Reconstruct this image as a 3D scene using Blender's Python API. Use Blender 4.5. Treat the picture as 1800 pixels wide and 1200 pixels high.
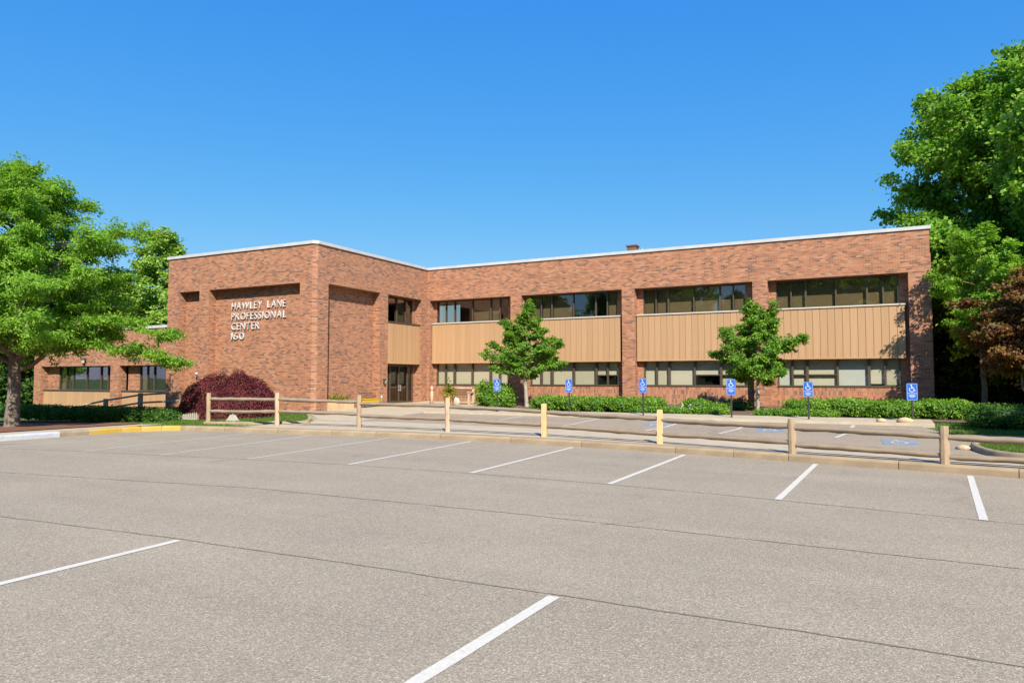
import bpy, bmesh, math, random
import numpy as np
from mathutils import Matrix, Vector

R = math.radians
for _o in list(bpy.data.objects):
    bpy.data.objects.remove(_o)
SC = bpy.context.scene
COL = SC.collection

# ------------------------------------------------------------------ camera, sky, sun, exposure
CAM_Z = 1.8
cam_d = bpy.data.cameras.new('camera')
cam_d.sensor_width = 36.0
cam_d.lens = 1236.6 / 1800 * 36
cam_d.clip_end = 5000
cam = bpy.data.objects.new('camera', cam_d)
COL.objects.link(cam)
cam.location = (0, 0, CAM_Z)
cam.rotation_euler = (R(90 + 3.037), 0, R(26.99))
SC.camera = cam

SUN_AZ, SUN_EL = 37.0, 40.7          # degrees to the right of straight behind the facade normal, elevation
sun_dir = Vector((math.sin(R(SUN_AZ)) * math.cos(R(SUN_EL)), -math.cos(R(SUN_AZ)) * math.cos(R(SUN_EL)), math.sin(R(SUN_EL))))
W = bpy.data.worlds.new('World')
SC.world = W
W.use_nodes = True
nt = W.node_tree
bg = nt.nodes['Background']
sky = nt.nodes.new('ShaderNodeTexSky')
sky.sky_type = 'NISHITA'
sky.sun_disc = False
sky.sun_elevation = R(SUN_EL)
sky.sun_rotation = R(180 - SUN_AZ)
sky.altitude = 60
sky.air_density = 1.0
sky.dust_density = 0.25
sky.ozone_density = 3.0
hs = nt.nodes.new('ShaderNodeHueSaturation')
hs.inputs['Saturation'].default_value = 1.22
nt.links.new(sky.outputs[0], hs.inputs['Color'])
sep = nt.nodes.new('ShaderNodeSeparateColor'); com = nt.nodes.new('ShaderNodeCombineColor')
nt.links.new(hs.outputs[0], sep.inputs[0])
for ch, (gain, gam) in enumerate(((0.57, 1.04), (1.41, 0.574), (4.1, 0.16))):      # the photograph's deep, even blue
    pw = nt.nodes.new('ShaderNodeMath'); pw.operation = 'POWER'; pw.inputs[1].default_value = gam
    ml = nt.nodes.new('ShaderNodeMath'); ml.operation = 'MULTIPLY'; ml.inputs[1].default_value = gain
    nt.links.new(sep.outputs[ch], pw.inputs[0]); nt.links.new(pw.outputs[0], ml.inputs[0]); nt.links.new(ml.outputs[0], com.inputs[ch])
nt.links.new(com.outputs[0], bg.inputs['Color'])
bg.inputs['Strength'].default_value = 0.10

sl = bpy.data.lights.new('sun', 'SUN')
sl.energy = 4.7
sl.angle = R(0.53)
sl.color = (1.0, 0.915, 0.765)
sun = bpy.data.objects.new('sun', sl)
COL.objects.link(sun)
sun.location = (20, -20, 40)
sun.rotation_euler = (-sun_dir).to_track_quat('-Z', 'Y').to_euler()

SC.view_settings.view_transform = 'Standard'
SC.view_settings.look = 'None'
SC.view_settings.gamma = 1.0
SC.view_settings.exposure = 0.75
SC.view_settings.use_curve_mapping = False
SC.render.engine = 'CYCLES'
SC.cycles.max_bounces = 7
SC.cycles.diffuse_bounces = 3
SC.cycles.glossy_bounces = 3
SC.cycles.transparent_max_bounces = 12
SC.cycles.transmission_bounces = 4
SC.cycles.caustics_reflective = False
SC.cycles.caustics_refractive = False

# ------------------------------------------------------------------ helpers
random.seed(5)
RNG = np.random.default_rng(11)


def ident(s, d, z):
    return (s, d, z)


class MB:
    """collects faces of one mesh"""
    def __init__(self, fn=ident):
        self.v = []; self.f = []; self.m = []; self.fn = fn; self.sm = []

    def add(self, vs, fs, mat=0, smooth=False):
        o = len(self.v)
        self.v += [self.fn(*p) for p in vs]
        for f in fs:
            self.f.append([i + o for i in f]); self.m.append(mat); self.sm.append(smooth)

    def box(self, x0, x1, y0, y1, z0, z1, mat=0):
        self.add([(x0, y0, z0), (x1, y0, z0), (x1, y1, z0), (x0, y1, z0), (x0, y0, z1), (x1, y0, z1), (x1, y1, z1), (x0, y1, z1)],
                 [(0, 3, 2, 1), (4, 5, 6, 7), (0, 1, 5, 4), (1, 2, 6, 5), (2, 3, 7, 6), (3, 0, 4, 7)], mat)

    def prism(self, poly, z0, z1, mat=0):
        n = len(poly)
        self.add([(x, y, z0) for x, y in poly] + [(x, y, z1) for x, y in poly],
                 [list(range(n))[::-1], list(range(n, 2 * n))] + [(i, (i + 1) % n, n + (i + 1) % n, n + i) for i in range(n)], mat)

    def tube(self, pts, rad, n=6, mat=0, caps=True, wob=0.0, rnd=None):
        pts = [Vector(p) for p in pts]
        k = len(pts); vs = []; up = Vector((0.13, 0.07, 1)).normalized()
        for i, p in enumerate(pts):
            t = (pts[min(i + 1, k - 1)] - pts[max(i - 1, 0)])
            t = t.normalized() if t.length > 1e-9 else Vector((0, 0, 1))
            a = t.cross(up)
            if a.length < 0.15:
                a = t.cross(Vector((1, 0, 0)))
            a.normalize(); b = t.cross(a)
            r = rad[i] if hasattr(rad, '__len__') else rad
            for j in range(n):
                an = 2 * math.pi * j / n
                rr = r * (1 + (rnd.uniform(-wob, wob) if rnd else 0))
                q = p + a * math.cos(an) * rr + b * math.sin(an) * rr
                vs.append(tuple(q))
        fs = []
        for i in range(k - 1):
            for j in range(n):
                fs.append((i * n + j, i * n + (j + 1) % n, (i + 1) * n + (j + 1) % n, (i + 1) * n + j))
        self.add(vs, fs, mat, True)
        if caps:
            self.add([vs[j] for j in range(n)], [list(range(n))], mat)
            self.add([vs[(k - 1) * n + j] for j in range(n)], [list(range(n))[::-1]], mat)

    def lathe(self, c, prof, n=16, mat=0, smooth=True):
        vs = []; fs = []
        for r, z in prof:
            for j in range(n):
                a = 2 * math.pi * j / n
                vs.append((c[0] + r * math.cos(a), c[1] + r * math.sin(a), c[2] + z))
        for i in range(len(prof) - 1):
            for j in range(n):
                fs.append((i * n + j, i * n + (j + 1) % n, (i + 1) * n + (j + 1) % n, (i + 1) * n + j))
        fs.append(list(range(n))[::-1]); fs.append([(len(prof) - 1) * n + j for j in range(n)])
        self.add(vs, fs, mat, smooth)

    def mesh(self, name, mats, uv=True):
        me = bpy.data.meshes.new(name)
        me.from_pydata(self.v, [], self.f)
        for mt in (mats if isinstance(mats, (list, tuple)) else [mats]):
            me.materials.append(mt)
        me.polygons.foreach_set('material_index', self.m)
        me.polygons.foreach_set('use_smooth', self.sm)
        me.update()
        if uv:
            ul = me.uv_layers.new(name='UVMap')
            for p in me.polygons:
                nx, ny, nz = (abs(c) for c in p.normal)
                for li in p.loop_indices:
                    c = me.vertices[me.loops[li].vertex_index].co
                    if nz > 0.75:
                        ul.data[li].uv = (c.x, c.y)
                    elif nx > ny * 1.001:
                        ul.data[li].uv = (c.y + 0.07, c.z)
                    else:
                        ul.data[li].uv = (c.x, c.z)
        return me

    def build(self, name, mats, parent=None, uv=True, **kw):
        return link(name, self.mesh(name, mats, uv), parent, **kw)


def link(name, data, parent=None, loc=None, label=None, cat=None, group=None, kind=None, rot=None, scale=None):
    o = bpy.data.objects.new(name, data)
    COL.objects.link(o)
    if parent is not None:
        o.parent = parent
        r = parent
        if r.parent is None:                       # r is the root thing: cancel its base offset
            o.matrix_parent_inverse = Matrix.Translation(-r.location)
    if loc is not None: o.location = loc
    if rot is not None: o.rotation_euler = rot
    if scale is not None: o.scale = scale
    if label: o['label'] = label
    if cat: o['category'] = cat
    if group: o['group'] = group
    if kind: o['kind'] = kind
    return o


def thing(name, label, cat, loc, group=None):
    return link(name, None, None, loc=loc, label=label, cat=cat, group=group)


def np_mesh(name, verts, quads, mat, tint=None, tri=False):
    n = 3 if tri else 4
    me = bpy.data.meshes.new(name)
    me.vertices.add(len(verts)); me.vertices.foreach_set('co', np.ascontiguousarray(verts, dtype=np.float32).ravel())
    me.loops.add(len(quads) * n); me.loops.foreach_set('vertex_index', np.ascontiguousarray(quads, dtype=np.int32).ravel())
    me.polygons.add(len(quads)); me.polygons.foreach_set('loop_start', np.arange(0, len(quads) * n, n, dtype=np.int32))
    me.materials.append(mat)
    if tint is not None:
        a = me.attributes.new('tint', 'FLOAT', 'FACE')
        a.data.foreach_set('value', tint.astype(np.float32))
    me.update(calc_edges=True)
    return me


# ------------------------------------------------------------------ materials
def new_mat(name):
    m = bpy.data.materials.new(name); m.use_nodes = True
    t = m.node_tree
    return m, t, t.nodes['Principled BSDF'], t.nodes['Material Output']


def N(t, typ, **kw):
    n = t.nodes.new(typ)
    for k, v in kw.items():
        if k in n.inputs: n.inputs[k].default_value = v
        else: setattr(n, k, v)
    return n


def ramp(t, fac, stops, interp='LINEAR'):
    r = t.nodes.new('ShaderNodeValToRGB'); r.color_ramp.interpolation = interp
    e = r.color_ramp.elements
    while len(e) < len(stops): e.new(0.5)
    for i, (p, c) in enumerate(stops):
        e[i].position = p; e[i].color = (*c, 1)
    t.links.new(fac, r.inputs[0])
    return r.outputs[0]


def noise(t, vec, scale, detail=3, rough=0.55, dist=0.0):
    n = N(t, 'ShaderNodeTexNoise'); n.inputs['Scale'].default_value = scale
    n.inputs['Detail'].default_value = detail; n.inputs['Roughness'].default_value = rough
    n.inputs['Distortion'].default_value = dist
    if vec is not None: t.links.new(vec, n.inputs['Vector'])
    return n.outputs['Fac']


def mapping(t, vec, scale=(1, 1, 1), rot=(0, 0, 0)):
    m = N(t, 'ShaderNodeMapping'); m.inputs['Scale'].default_value = scale; m.inputs['Rotation'].default_value = rot
    t.links.new(vec, m.inputs['Vector'])
    return m.outputs[0]


def mix(t, fac, a, b, mode='MIX'):
    m = t.nodes.new('ShaderNodeMix'); m.data_type = 'RGBA'; m.blend_type = mode
    for s, v in ((0, fac), (6, a), (7, b)):
        if hasattr(v, 'node'): t.links.new(v, m.inputs[s])
        else: m.inputs[s].default_value = v if s == 0 else ((*v, 1) if len(v) == 3 else v)
    return m.outputs[2]


def bump(t, h, bs, strength=0.3, dist=0.01):
    b = N(t, 'ShaderNodeBump'); b.inputs['Strength'].default_value = strength; b.inputs['Distance'].default_value = dist
    t.links.new(h, b.inputs['Height']); t.links.new(b.outputs[0], bs.inputs['Normal'])


def simple(name, col, rough=0.6, var=0.12, scale=6.0, metal=0.0, stretch=(1, 1, 1), bstr=0.15, bdist=0.004, coord='Object'):
    m, t, bs, out = new_mat(name)
    tc = N(t, 'ShaderNodeTexCoord')
    v = mapping(t, tc.outputs[coord], stretch)
    f = noise(t, v, scale, 4)
    lo = tuple(c * (1 - var) for c in col); hi = tuple(min(1, c * (1 + var)) for c in col)
    t.links.new(ramp(t, f, [(0.3, lo), (0.7, hi)]), bs.inputs['Base Color'])
    bs.inputs['Roughness'].default_value = rough; bs.inputs['Metallic'].default_value = metal
    if bstr: bump(t, f, bs, bstr, bdist)
    return m


def brick_mat(name, soldier=False):
    m, t, bs, out = new_mat(name)
    uv = N(t, 'ShaderNodeUVMap'); vec = uv.outputs[0]
    bt = N(t, 'ShaderNodeTexBrick')
    bt.inputs['Color1'].default_value = (0, 0, 0, 1); bt.inputs['Color2'].default_value = (1, 1, 1, 1); bt.inputs['Mortar'].default_value = (0, 0, 0, 1)
    bt.inputs['Scale'].default_value = 1.0; bt.inputs['Mortar Size'].default_value = 0.0065; bt.inputs['Mortar Smooth'].default_value = 0.15
    bt.inputs['Bias'].default_value = 0.0
    if soldier:
        bt.inputs['Brick Width'].default_value = 0.074; bt.inputs['Row Height'].default_value = 0.215; bt.offset = 0.0
    else:
        bt.inputs['Brick Width'].default_value = 0.215; bt.inputs['Row Height'].default_value = 0.0745; bt.offset = 0.5
    # slight waviness of the courses, so that no joint is ruler straight
    wv = N(t, 'ShaderNodeTexNoise'); wv.inputs['Scale'].default_value = 1.7; t.links.new(vec, wv.inputs['Vector'])
    wm = N(t, 'ShaderNodeVectorMath', operation='MULTIPLY_ADD'); t.links.new(wv.outputs['Color'], wm.inputs[0])
    wm.inputs[1].default_value = (0.006, 0.008, 0); t.links.new(vec, wm.inputs[2])
    t.links.new(wm.outputs[0], bt.inputs['Vector'])
    col = ramp(t, bt.outputs['Color'], [(0.0, (0.14, 0.08, 0.064)), (0.08, (0.215, 0.104, 0.073)), (0.22, (0.30, 0.132, 0.077)), (0.5, (0.36, 0.153, 0.086)), (0.78, (0.41, 0.182, 0.102)), (1.0, (0.455, 0.218, 0.133))])
    patch = noise(t, mapping(t, vec, (0.55, 1.6, 1)), 1.1, 4, 0.6)
    streak = noise(t, mapping(t, vec, (2.2, 11.0, 1)), 1.9, 3, 0.7)
    c2 = mix(t, 1.0, col, ramp(t, patch, [(0.25, (0.90, 0.88, 0.88)), (0.5, (1, 1, 1)), (0.75, (1.07, 1.05, 1.03))]), 'MULTIPLY')
    c3 = mix(t, 1.0, c2, ramp(t, streak, [(0.27, (0.74, 0.70, 0.70)), (0.39, (1, 1, 1)), (0.72, (1.06, 1.05, 1.02))]), 'MULTIPLY')
    course = noise(t, mapping(t, vec, (0.5, 13.5, 1)), 1.0, 2, 0.7)
    c3 = mix(t, 1.0, c3, ramp(t, course, [(0.30, (0.80, 0.77, 0.77)), (0.44, (1, 1, 1)), (0.62, (1.0, 1.0, 1.0)), (0.75, (1.10, 1.09, 1.08))]), 'MULTIPLY')
    drip = noise(t, mapping(t, vec, (1.6, 0.10, 1)), 1.3, 4, 0.65)       # faint vertical weathering
    c3 = mix(t, 1.0, c3, ramp(t, drip, [(0.28, (0.88, 0.87, 0.87)), (0.45, (1, 1, 1)), (0.7, (1.03, 1.03, 1.03))]), 'MULTIPLY')
    c4 = mix(t, bt.outputs['Fac'], c3, (0.365, 0.262, 0.185))
    t.links.new(c4, bs.inputs['Base Color'])
    bs.inputs['Roughness'].default_value = 0.85; bs.inputs['Specular IOR Level'].default_value = 0.25
    inv = N(t, 'ShaderNodeMath', operation='SUBTRACT'); inv.inputs[0].default_value = 1.0; t.links.new(bt.outputs['Fac'], inv.inputs[1])
    bump(t, inv.outputs[0], bs, 0.5, 0.008)
    return m


def asphalt_mat(name, dark=1.0, tint=(1, 1, 1), lanes=True):
    m, t, bs, out = new_mat(name)
    tc = N(t, 'ShaderNodeTexCoord'); v = tc.outputs['Object']
    vo = N(t, 'ShaderNodeTexVoronoi'); vo.inputs['Scale'].default_value = 95; t.links.new(v, vo.inputs['Vector'])
    sp = N(t, 'ShaderNodeSeparateColor'); t.links.new(vo.outputs['Color'], sp.inputs[0])
    c = lambda r, g, b: (r * dark * tint[0], g * dark * tint[1], b * dark * tint[2])
    st = ramp(t, sp.outputs[0], [(0.0, c(0.165, 0.151, 0.136)), (0.25, c(0.225, 0.206, 0.186)), (0.6, c(0.26, 0.238, 0.214)), (0.88, c(0.30, 0.277, 0.25)), (1.0, c(0.42, 0.39, 0.35))])
    n1 = noise(t, v, 38, 4, 0.7)
    n2 = noise(t, v, 0.33, 5, 0.6)
    n3 = noise(t, mapping(t, v, (0.35, 2.2, 1)), 0.5, 4, 0.6)
    b = mix(t, 1.0, st, ramp(t, n1, [(0.3, (0.86, 0.855, 0.85)), (0.7, (1.12, 1.12, 1.11))]), 'MULTIPLY')
    b = mix(t, 1.0, b, ramp(t, n2, [(0.3, (0.91, 0.91, 0.915)), (0.7, (1.05, 1.045, 1.035))]), 'MULTIPLY')
    b = mix(t, 1.0, b, ramp(t, n3, [(0.3, (0.94, 0.935, 0.93)), (0.7, (1.05, 1.05, 1.05))]), 'MULTIPLY')
    # scattered drips and tyre scuffs
    n4 = noise(t, mapping(t, v, (1.0, 0.45, 1)), 1.15, 3, 0.5)
    b = mix(t, 1.0, b, ramp(t, n4, [(0.24, (0.80, 0.79, 0.785)), (0.34, (0.97, 0.97, 0.97)), (0.42, (1, 1, 1))]), 'MULTIPLY')
    n5 = noise(t, v, 6.5, 2, 0.5)
    b = mix(t, 1.0, b, ramp(t, n5, [(0.20, (0.74, 0.73, 0.72)), (0.27, (1, 1, 1))]), 'MULTIPLY')
    t.links.new(b, bs.inputs['Base Color'])
    bs.inputs['Roughness'].default_value = 0.9; bs.inputs['Specular IOR Level'].default_value = 0.2
    ad = N(t, 'ShaderNodeMath', operation='ADD'); t.links.new(vo.outputs['Distance'], ad.inputs[0]); t.links.new(n1, ad.inputs[1])
    bump(t, ad.outputs[0], bs, 0.45, 0.006)
    return m


def paint_mat(name, col, wear=0.35, under=(0.27, 0.25, 0.225), wscale=26.0):
    m, t, bs, out = new_mat(name)
    tc = N(t, 'ShaderNodeTexCoord'); v = tc.outputs['Object']
    f = noise(t, v, wscale, 5, 0.7); g = noise(t, v, 1.4, 3, 0.6)
    ad = N(t, 'ShaderNodeMath', operation='ADD'); t.links.new(f, ad.inputs[0]); t.links.new(g, ad.inputs[1])
    fac = ramp(t, ad.outputs[0], [(max(0, wear - 0.09) + 0.4, (1, 1, 1)), (wear + 0.49, (0, 0, 0))])
    mot = ramp(t, f, [(0.35, (0.90, 0.895, 0.885)), (0.65, (1.06, 1.06, 1.06))])
    t.links.new(mix(t, fac, mix(t, 1.0, col, mot, 'MULTIPLY'), under), bs.inputs['Base Color'])
    bs.inputs['Roughness'].default_value = 0.8
    bump(t, f, bs, 0.25, 0.004)
    return m


def leaf_mat(name, stops, trans=0.35, gloss=0.025):
    m, t, bs, out = new_mat(name)
    t.nodes.remove(bs)
    at = N(t, 'ShaderNodeAttribute'); at.attribute_name = 'tint'
    col = ramp(t, at.outputs['Fac'], stops)
    d = N(t, 'ShaderNodeBsdfDiffuse'); tr = N(t, 'ShaderNodeBsdfTranslucent'); gl = N(t, 'ShaderNodeBsdfGlossy')
    gl.inputs['Roughness'].default_value = 0.6
    t.links.new(col, d.inputs['Color'])
    trc = mix(t, 1.0, col, (1.35, 1.25, 0.55), 'MULTIPLY')
    t.links.new(trc, tr.inputs['Color'])
    m1 = N(t, 'ShaderNodeMixShader'); m1.inputs[0].default_value = trans
    t.links.new(d.outputs[0], m1.inputs[1]); t.links.new(tr.outputs[0], m1.inputs[2])
    m2 = N(t, 'ShaderNodeMixShader'); m2.inputs[0].default_value = gloss
    t.links.new(m1.outputs[0], m2.inputs[1]); t.links.new(gl.outputs[0], m2.inputs[2])
    t.links.new(m2.outputs[0], out.inputs['Surface'])
    return m


def glass_mat(name, tint, boost=1.0, base=0.06):
    m, t, bs, out = new_mat(name)
    t.nodes.remove(bs)
    tr = N(t, 'ShaderNodeBsdfTransparent'); tr.inputs['Color'].default_value = (*tint, 1)
    gl = N(t, 'ShaderNodeBsdfGlossy'); gl.inputs['Roughness'].default_value = 0.015; gl.inputs['Color'].default_value = (0.95, 0.97, 1.0, 1)
    tc = N(t, 'ShaderNodeTexCoord'); f = noise(t, tc.outputs['Object'], 0.9, 2)
    b = N(t, 'ShaderNodeBump'); b.inputs['Strength'].default_value = 0.05; b.inputs['Distance'].default_value = 0.05
    t.links.new(f, b.inputs['Height']); t.links.new(b.outputs[0], gl.inputs['Normal'])
    lw = N(t, 'ShaderNodeLayerWeight'); lw.inputs['Blend'].default_value = 0.5
    fr = N(t, 'ShaderNodeMath', operation='POWER'); t.links.new(lw.outputs['Facing'], fr.inputs[0]); fr.inputs[1].default_value = 3.0
    ma = N(t, 'ShaderNodeMath', operation='MULTIPLY_ADD'); t.links.new(fr.outputs[0], ma.inputs[0]); ma.inputs[1].default_value = boost; ma.inputs[2].default_value = base
    ma.use_clamp = True
    mx = N(t, 'ShaderNodeMixShader'); t.links.new(ma.outputs[0], mx.inputs[0])
    t.links.new(tr.outputs[0], mx.inputs[1]); t.links.new(gl.outputs[0], mx.inputs[2])
    t.links.new(mx.outputs[0], out.inputs['Surface'])
    return m


def wood_mat(name, col, dark, scale=14.0, axis_stretch=(1, 1, 0.06)):
    m, t, bs, out = new_mat(name)
    tc = N(t, 'ShaderNodeTexCoord')
    v = mapping(t, tc.outputs['Object'], axis_stretch)
    f = noise(t, v, scale, 5, 0.65, 0.4)
    g = noise(t, tc.outputs['Object'], 2.3, 3)
    c = ramp(t, f, [(0.28, dark), (0.5, col), (0.78, tuple(min(1, x * 1.22) for x in col))])
    c = mix(t, 1.0, c, ramp(t, g, [(0.3, (0.84, 0.84, 0.86)), (0.7, (1.1, 1.09, 1.06))]), 'MULTIPLY')
    t.links.new(c, bs.inputs['Base Color']); bs.inputs['Roughness'].default_value = 0.85
    bump(t, f, bs, 0.5, 0.008)
    return m


def blind_mat():
    m, t, bs, out = new_mat('cream_blind')
    oi = N(t, 'ShaderNodeObjectInfo'); tc = N(t, 'ShaderNodeTexCoord')
    f = noise(t, mapping(t, tc.outputs['Object'], (1, 1, 30)), 2.0, 2)
    c = ramp(t, oi.outputs['Random'], [(0.0, (0.52, 0.50, 0.40)), (0.35, (0.62, 0.585, 0.475)), (0.8, (0.66, 0.635, 0.54)), (1.0, (0.60, 0.66, 0.68))])
    c = mix(t, 1.0, c, ramp(t, f, [(0.35, (0.94, 0.94, 0.94)), (0.65, (1.03, 1.03, 1.03))]), 'MULTIPLY')
    t.links.new(c, bs.inputs['Base Color']); bs.inputs['Roughness'].default_value = 0.8
    bump(t, f, bs, 0.2, 0.01)
    return m


def board_mat():
    m, t, bs, out = new_mat('tan_painted_board')
    tc = N(t, 'ShaderNodeTexCoord'); oi = N(t, 'ShaderNodeObjectInfo')
    f = noise(t, mapping(t, tc.outputs['Object'], (1, 1, 0.07)), 9, 4)
    g = noise(t, mapping(t, tc.outputs['Object'], (1, 1, 0.5)), 1.1, 4)
    c = ramp(t, f, [(0.3, (0.42, 0.256, 0.137)), (0.7, (0.465, 0.285, 0.153))])
    c = mix(t, 1.0, c, ramp(t, oi.outputs['Random'], [(0.0, (0.93, 0.93, 0.92)), (1.0, (1.05, 1.05, 1.05))]), 'MULTIPLY')
    c = mix(t, 1.0, c, ramp(t, g, [(0.3, (0.93, 0.92, 0.90)), (0.6, (1.02, 1.02, 1.02))]), 'MULTIPLY')
    t.links.new(c, bs.inputs['Base Color']); bs.inputs['Roughness'].default_value = 0.6
    bump(t, f, bs, 0.06, 0.004)
    return m


M = {}
M['brick'] = brick_mat('red_brick')
M['soldier'] = brick_mat('soldier_brick', True)
M['asphalt'] = asphalt_mat('weathered_asphalt', 1.16, (1.07, 1.0, 0.86))
M['drive'] = asphalt_mat('drive_asphalt', 1.12, (1.10, 0.98, 0.83))
M['seam'] = simple('seam_filler', (0.155, 0.135, 0.112), 0.9, 0.35, 20)
M['white_line'] = paint_mat('white_road_paint', (0.575, 0.545, 0.485), 0.34)
M['faded_line'] = paint_mat('faded_road_paint', (0.50, 0.475, 0.42), 0.36)
M['blue_paint'] = paint_mat('blue_road_paint', (0.16, 0.24, 0.34), 0.62, (0.30, 0.26, 0.21), 8)
M['concrete'] = simple('pale_concrete', (0.42, 0.35, 0.25), 0.9, 0.10, 2.0, bstr=0.2)
M['kerb'] = simple('tan_kerb_concrete', (0.30, 0.228, 0.148), 0.9, 0.2, 3.5, bstr=0.35)
M['kerb_yellow'] = paint_mat('yellow_kerb_paint', (0.50, 0.315, 0.035), 0.50, (0.42, 0.33, 0.2), 9)
M['kerb_white'] = paint_mat('white_kerb_paint', (0.47, 0.485, 0.52), 0.40, (0.42, 0.35, 0.26), 9)
M['tan_board'] = board_mat()
M['dark_gap'] = simple('panel_backing', (0.16, 0.10, 0.055), 0.8, 0.1)
M['flash'] = simple('white_metal_flashing', (0.49, 0.495, 0.50), 0.4, 0.10, 2)
M['sill'] = simple('pale_metal_sill', (0.52, 0.47, 0.40), 0.5, 0.06)
M['bronze'] = simple('bronze_window_frame', (0.095, 0.072, 0.052), 0.42, 0.12, metal=0.2)
M['glass_up'] = glass_mat('tinted_glass', (0.76, 0.73, 0.66), 1.2, 0.09)
M['glass_low'] = glass_mat('clear_glass', (0.93, 0.93, 0.90), 1.0, 0.03)
M['glass_door'] = glass_mat('door_glass', (0.5, 0.48, 0.42), 1.0, 0.04)
M['blind_low'] = blind_mat()
M['blind_up'] = simple('taupe_blind', (0.44, 0.40, 0.31), 0.8, 0.05, 1.5)
M['plaster'] = simple('interior_plaster', (0.34, 0.32, 0.28), 0.9, 0.06)
M['roof'] = simple('roof_gravel', (0.32, 0.31, 0.29), 0.95, 0.2, 20)
M['letter'] = simple('white_letter_metal', (0.56, 0.56, 0.555), 0.45, 0.03)
M['blue_sign'] = simple('blue_sign_sheet', (0.025, 0.125, 0.52), 0.4, 0.04, 8, bstr=0)
M['white_sign'] = simple('white_sign_print', (0.62, 0.70, 0.82), 0.45, 0.03, bstr=0)
M['steel'] = simple('dark_steel', (0.06, 0.065, 0.06), 0.5, 0.15, metal=0.4)
M['silver'] = simple('silver_metal', (0.62, 0.62, 0.60), 0.35, 0.06, metal=0.6)
M['wood_grey'] = wood_mat('weathered_post_wood', (0.385, 0.285, 0.185), (0.22, 0.155, 0.10))
M['wood_rail'] = wood_mat('weathered_rail_wood', (0.26, 0.202, 0.145), (0.11, 0.083, 0.06), 16, (0.05, 1, 1))
M['wood_pink'] = wood_mat('pale_post_wood', (0.52, 0.375, 0.26), (0.36, 0.25, 0.17))
M['wood_new'] = wood_mat('new_yellow_post_wood', (0.66, 0.43, 0.215), (0.48, 0.29, 0.13))
M['wood_hand'] = wood_mat('handrail_wood', (0.46, 0.335, 0.215), (0.28, 0.195, 0.12), 16, (0.08, 1, 1))
M['wood_dark'] = wood_mat('dark_bench_wood', (0.17, 0.095, 0.065), (0.09, 0.05, 0.035), 16, (0.08, 1, 1))
M['wood_pale'] = wood_mat('pale_bench_wood', (0.56, 0.40, 0.28), (0.38, 0.26, 0.18))
M['plywood'] = wood_mat('planter_plywood', (0.60, 0.43, 0.235), (0.46, 0.31, 0.16), 9, (1, 0.4, 0.12))
M['yellow'] = simple('yellow_plastic', (0.56, 0.35, 0.03), 0.45, 0.06)
M['terracotta'] = simple('orange_pot', (0.60, 0.30, 0.09), 0.7, 0.1)
M['mulch'] = simple('red_mulch', (0.175, 0.072, 0.04), 0.95, 0.4, 28, bstr=0.8, bdist=0.03)
M['soil'] = simple('planting_soil', (0.13, 0.085, 0.055), 0.95, 0.35, 14, bstr=0.6, bdist=0.03)
M['grass_base'] = simple('lawn_base', (0.085, 0.135, 0.028), 0.95, 0.3, 5, bstr=0.5, bdist=0.03)
M['rock'] = simple('tan_rock', (0.50, 0.38, 0.24), 0.9, 0.2, 9, bstr=0.6, bdist=0.02)
M['white_plastic'] = simple('white_plastic', (0.44, 0.42, 0.35), 0.5, 0.05)
M['bark_grey'] = wood_mat('grey_bark', (0.21, 0.175, 0.14), (0.09, 0.072, 0.058), 12, (1, 1, 0.25))
M['bark_pale'] = wood_mat('pale_bark', (0.36, 0.33, 0.27), (0.20, 0.175, 0.14), 9, (1, 1, 0.4))
M['bark_brown'] = wood_mat('brown_bark', (0.16, 0.115, 0.08), (0.07, 0.05, 0.035), 12, (1, 1, 0.25))
G = lambda *s: [(i / (len(s) - 1), c) for i, c in enumerate(s)]
M['leaf_locust'] = leaf_mat('locust_leaf', G((0.108, 0.244, 0.022), (0.178, 0.369, 0.029), (0.240, 0.466, 0.040), (0.334, 0.561, 0.054)), 0.5)
M['leaf_maple'] = leaf_mat('maple_leaf', G((0.094, 0.220, 0.025), (0.153, 0.334, 0.032), (0.211, 0.418, 0.040), (0.322, 0.521, 0.065)), 0.45)
M['leaf_young'] = leaf_mat('young_tree_leaf', G((0.063, 0.174, 0.018), (0.117, 0.274, 0.024), (0.182, 0.366, 0.031), (0.320, 0.478, 0.051)), 0.42)
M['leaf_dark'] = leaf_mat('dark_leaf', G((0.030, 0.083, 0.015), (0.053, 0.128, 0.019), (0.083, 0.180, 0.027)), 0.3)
M['leaf_pale'] = leaf_mat('pale_leaf', G((0.155, 0.286, 0.049), (0.264, 0.439, 0.067), (0.374, 0.549, 0.088)), 0.4)
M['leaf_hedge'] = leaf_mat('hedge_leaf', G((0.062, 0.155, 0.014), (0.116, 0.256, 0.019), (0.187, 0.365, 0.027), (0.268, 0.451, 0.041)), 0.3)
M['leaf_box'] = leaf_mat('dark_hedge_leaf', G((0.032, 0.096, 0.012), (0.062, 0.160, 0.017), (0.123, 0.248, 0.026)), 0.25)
M['leaf_red'] = leaf_mat('maroon_leaf', G((0.065, 0.012, 0.019), (0.109, 0.020, 0.027), (0.160, 0.031, 0.037), (0.226, 0.054, 0.057)), 0.22, 0.02)
M['leaf_copper'] = leaf_mat('copper_leaf', G((0.074, 0.037, 0.016), (0.148, 0.065, 0.023), (0.245, 0.104, 0.035), (0.208, 0.156, 0.035), (0.367, 0.182, 0.070)), 0.4)
M['leaf_yellow'] = leaf_mat('variegated_leaf', G((0.10, 0.16, 0.02), (0.22, 0.26, 0.03), (0.42, 0.36, 0.04)), 0.35)
M['grass'] = leaf_mat('grass_blade', G((0.055, 0.125, 0.012), (0.09, 0.185, 0.016), (0.13, 0.235, 0.022), (0.19, 0.26, 0.05)), 0.4, 0.03)
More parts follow.
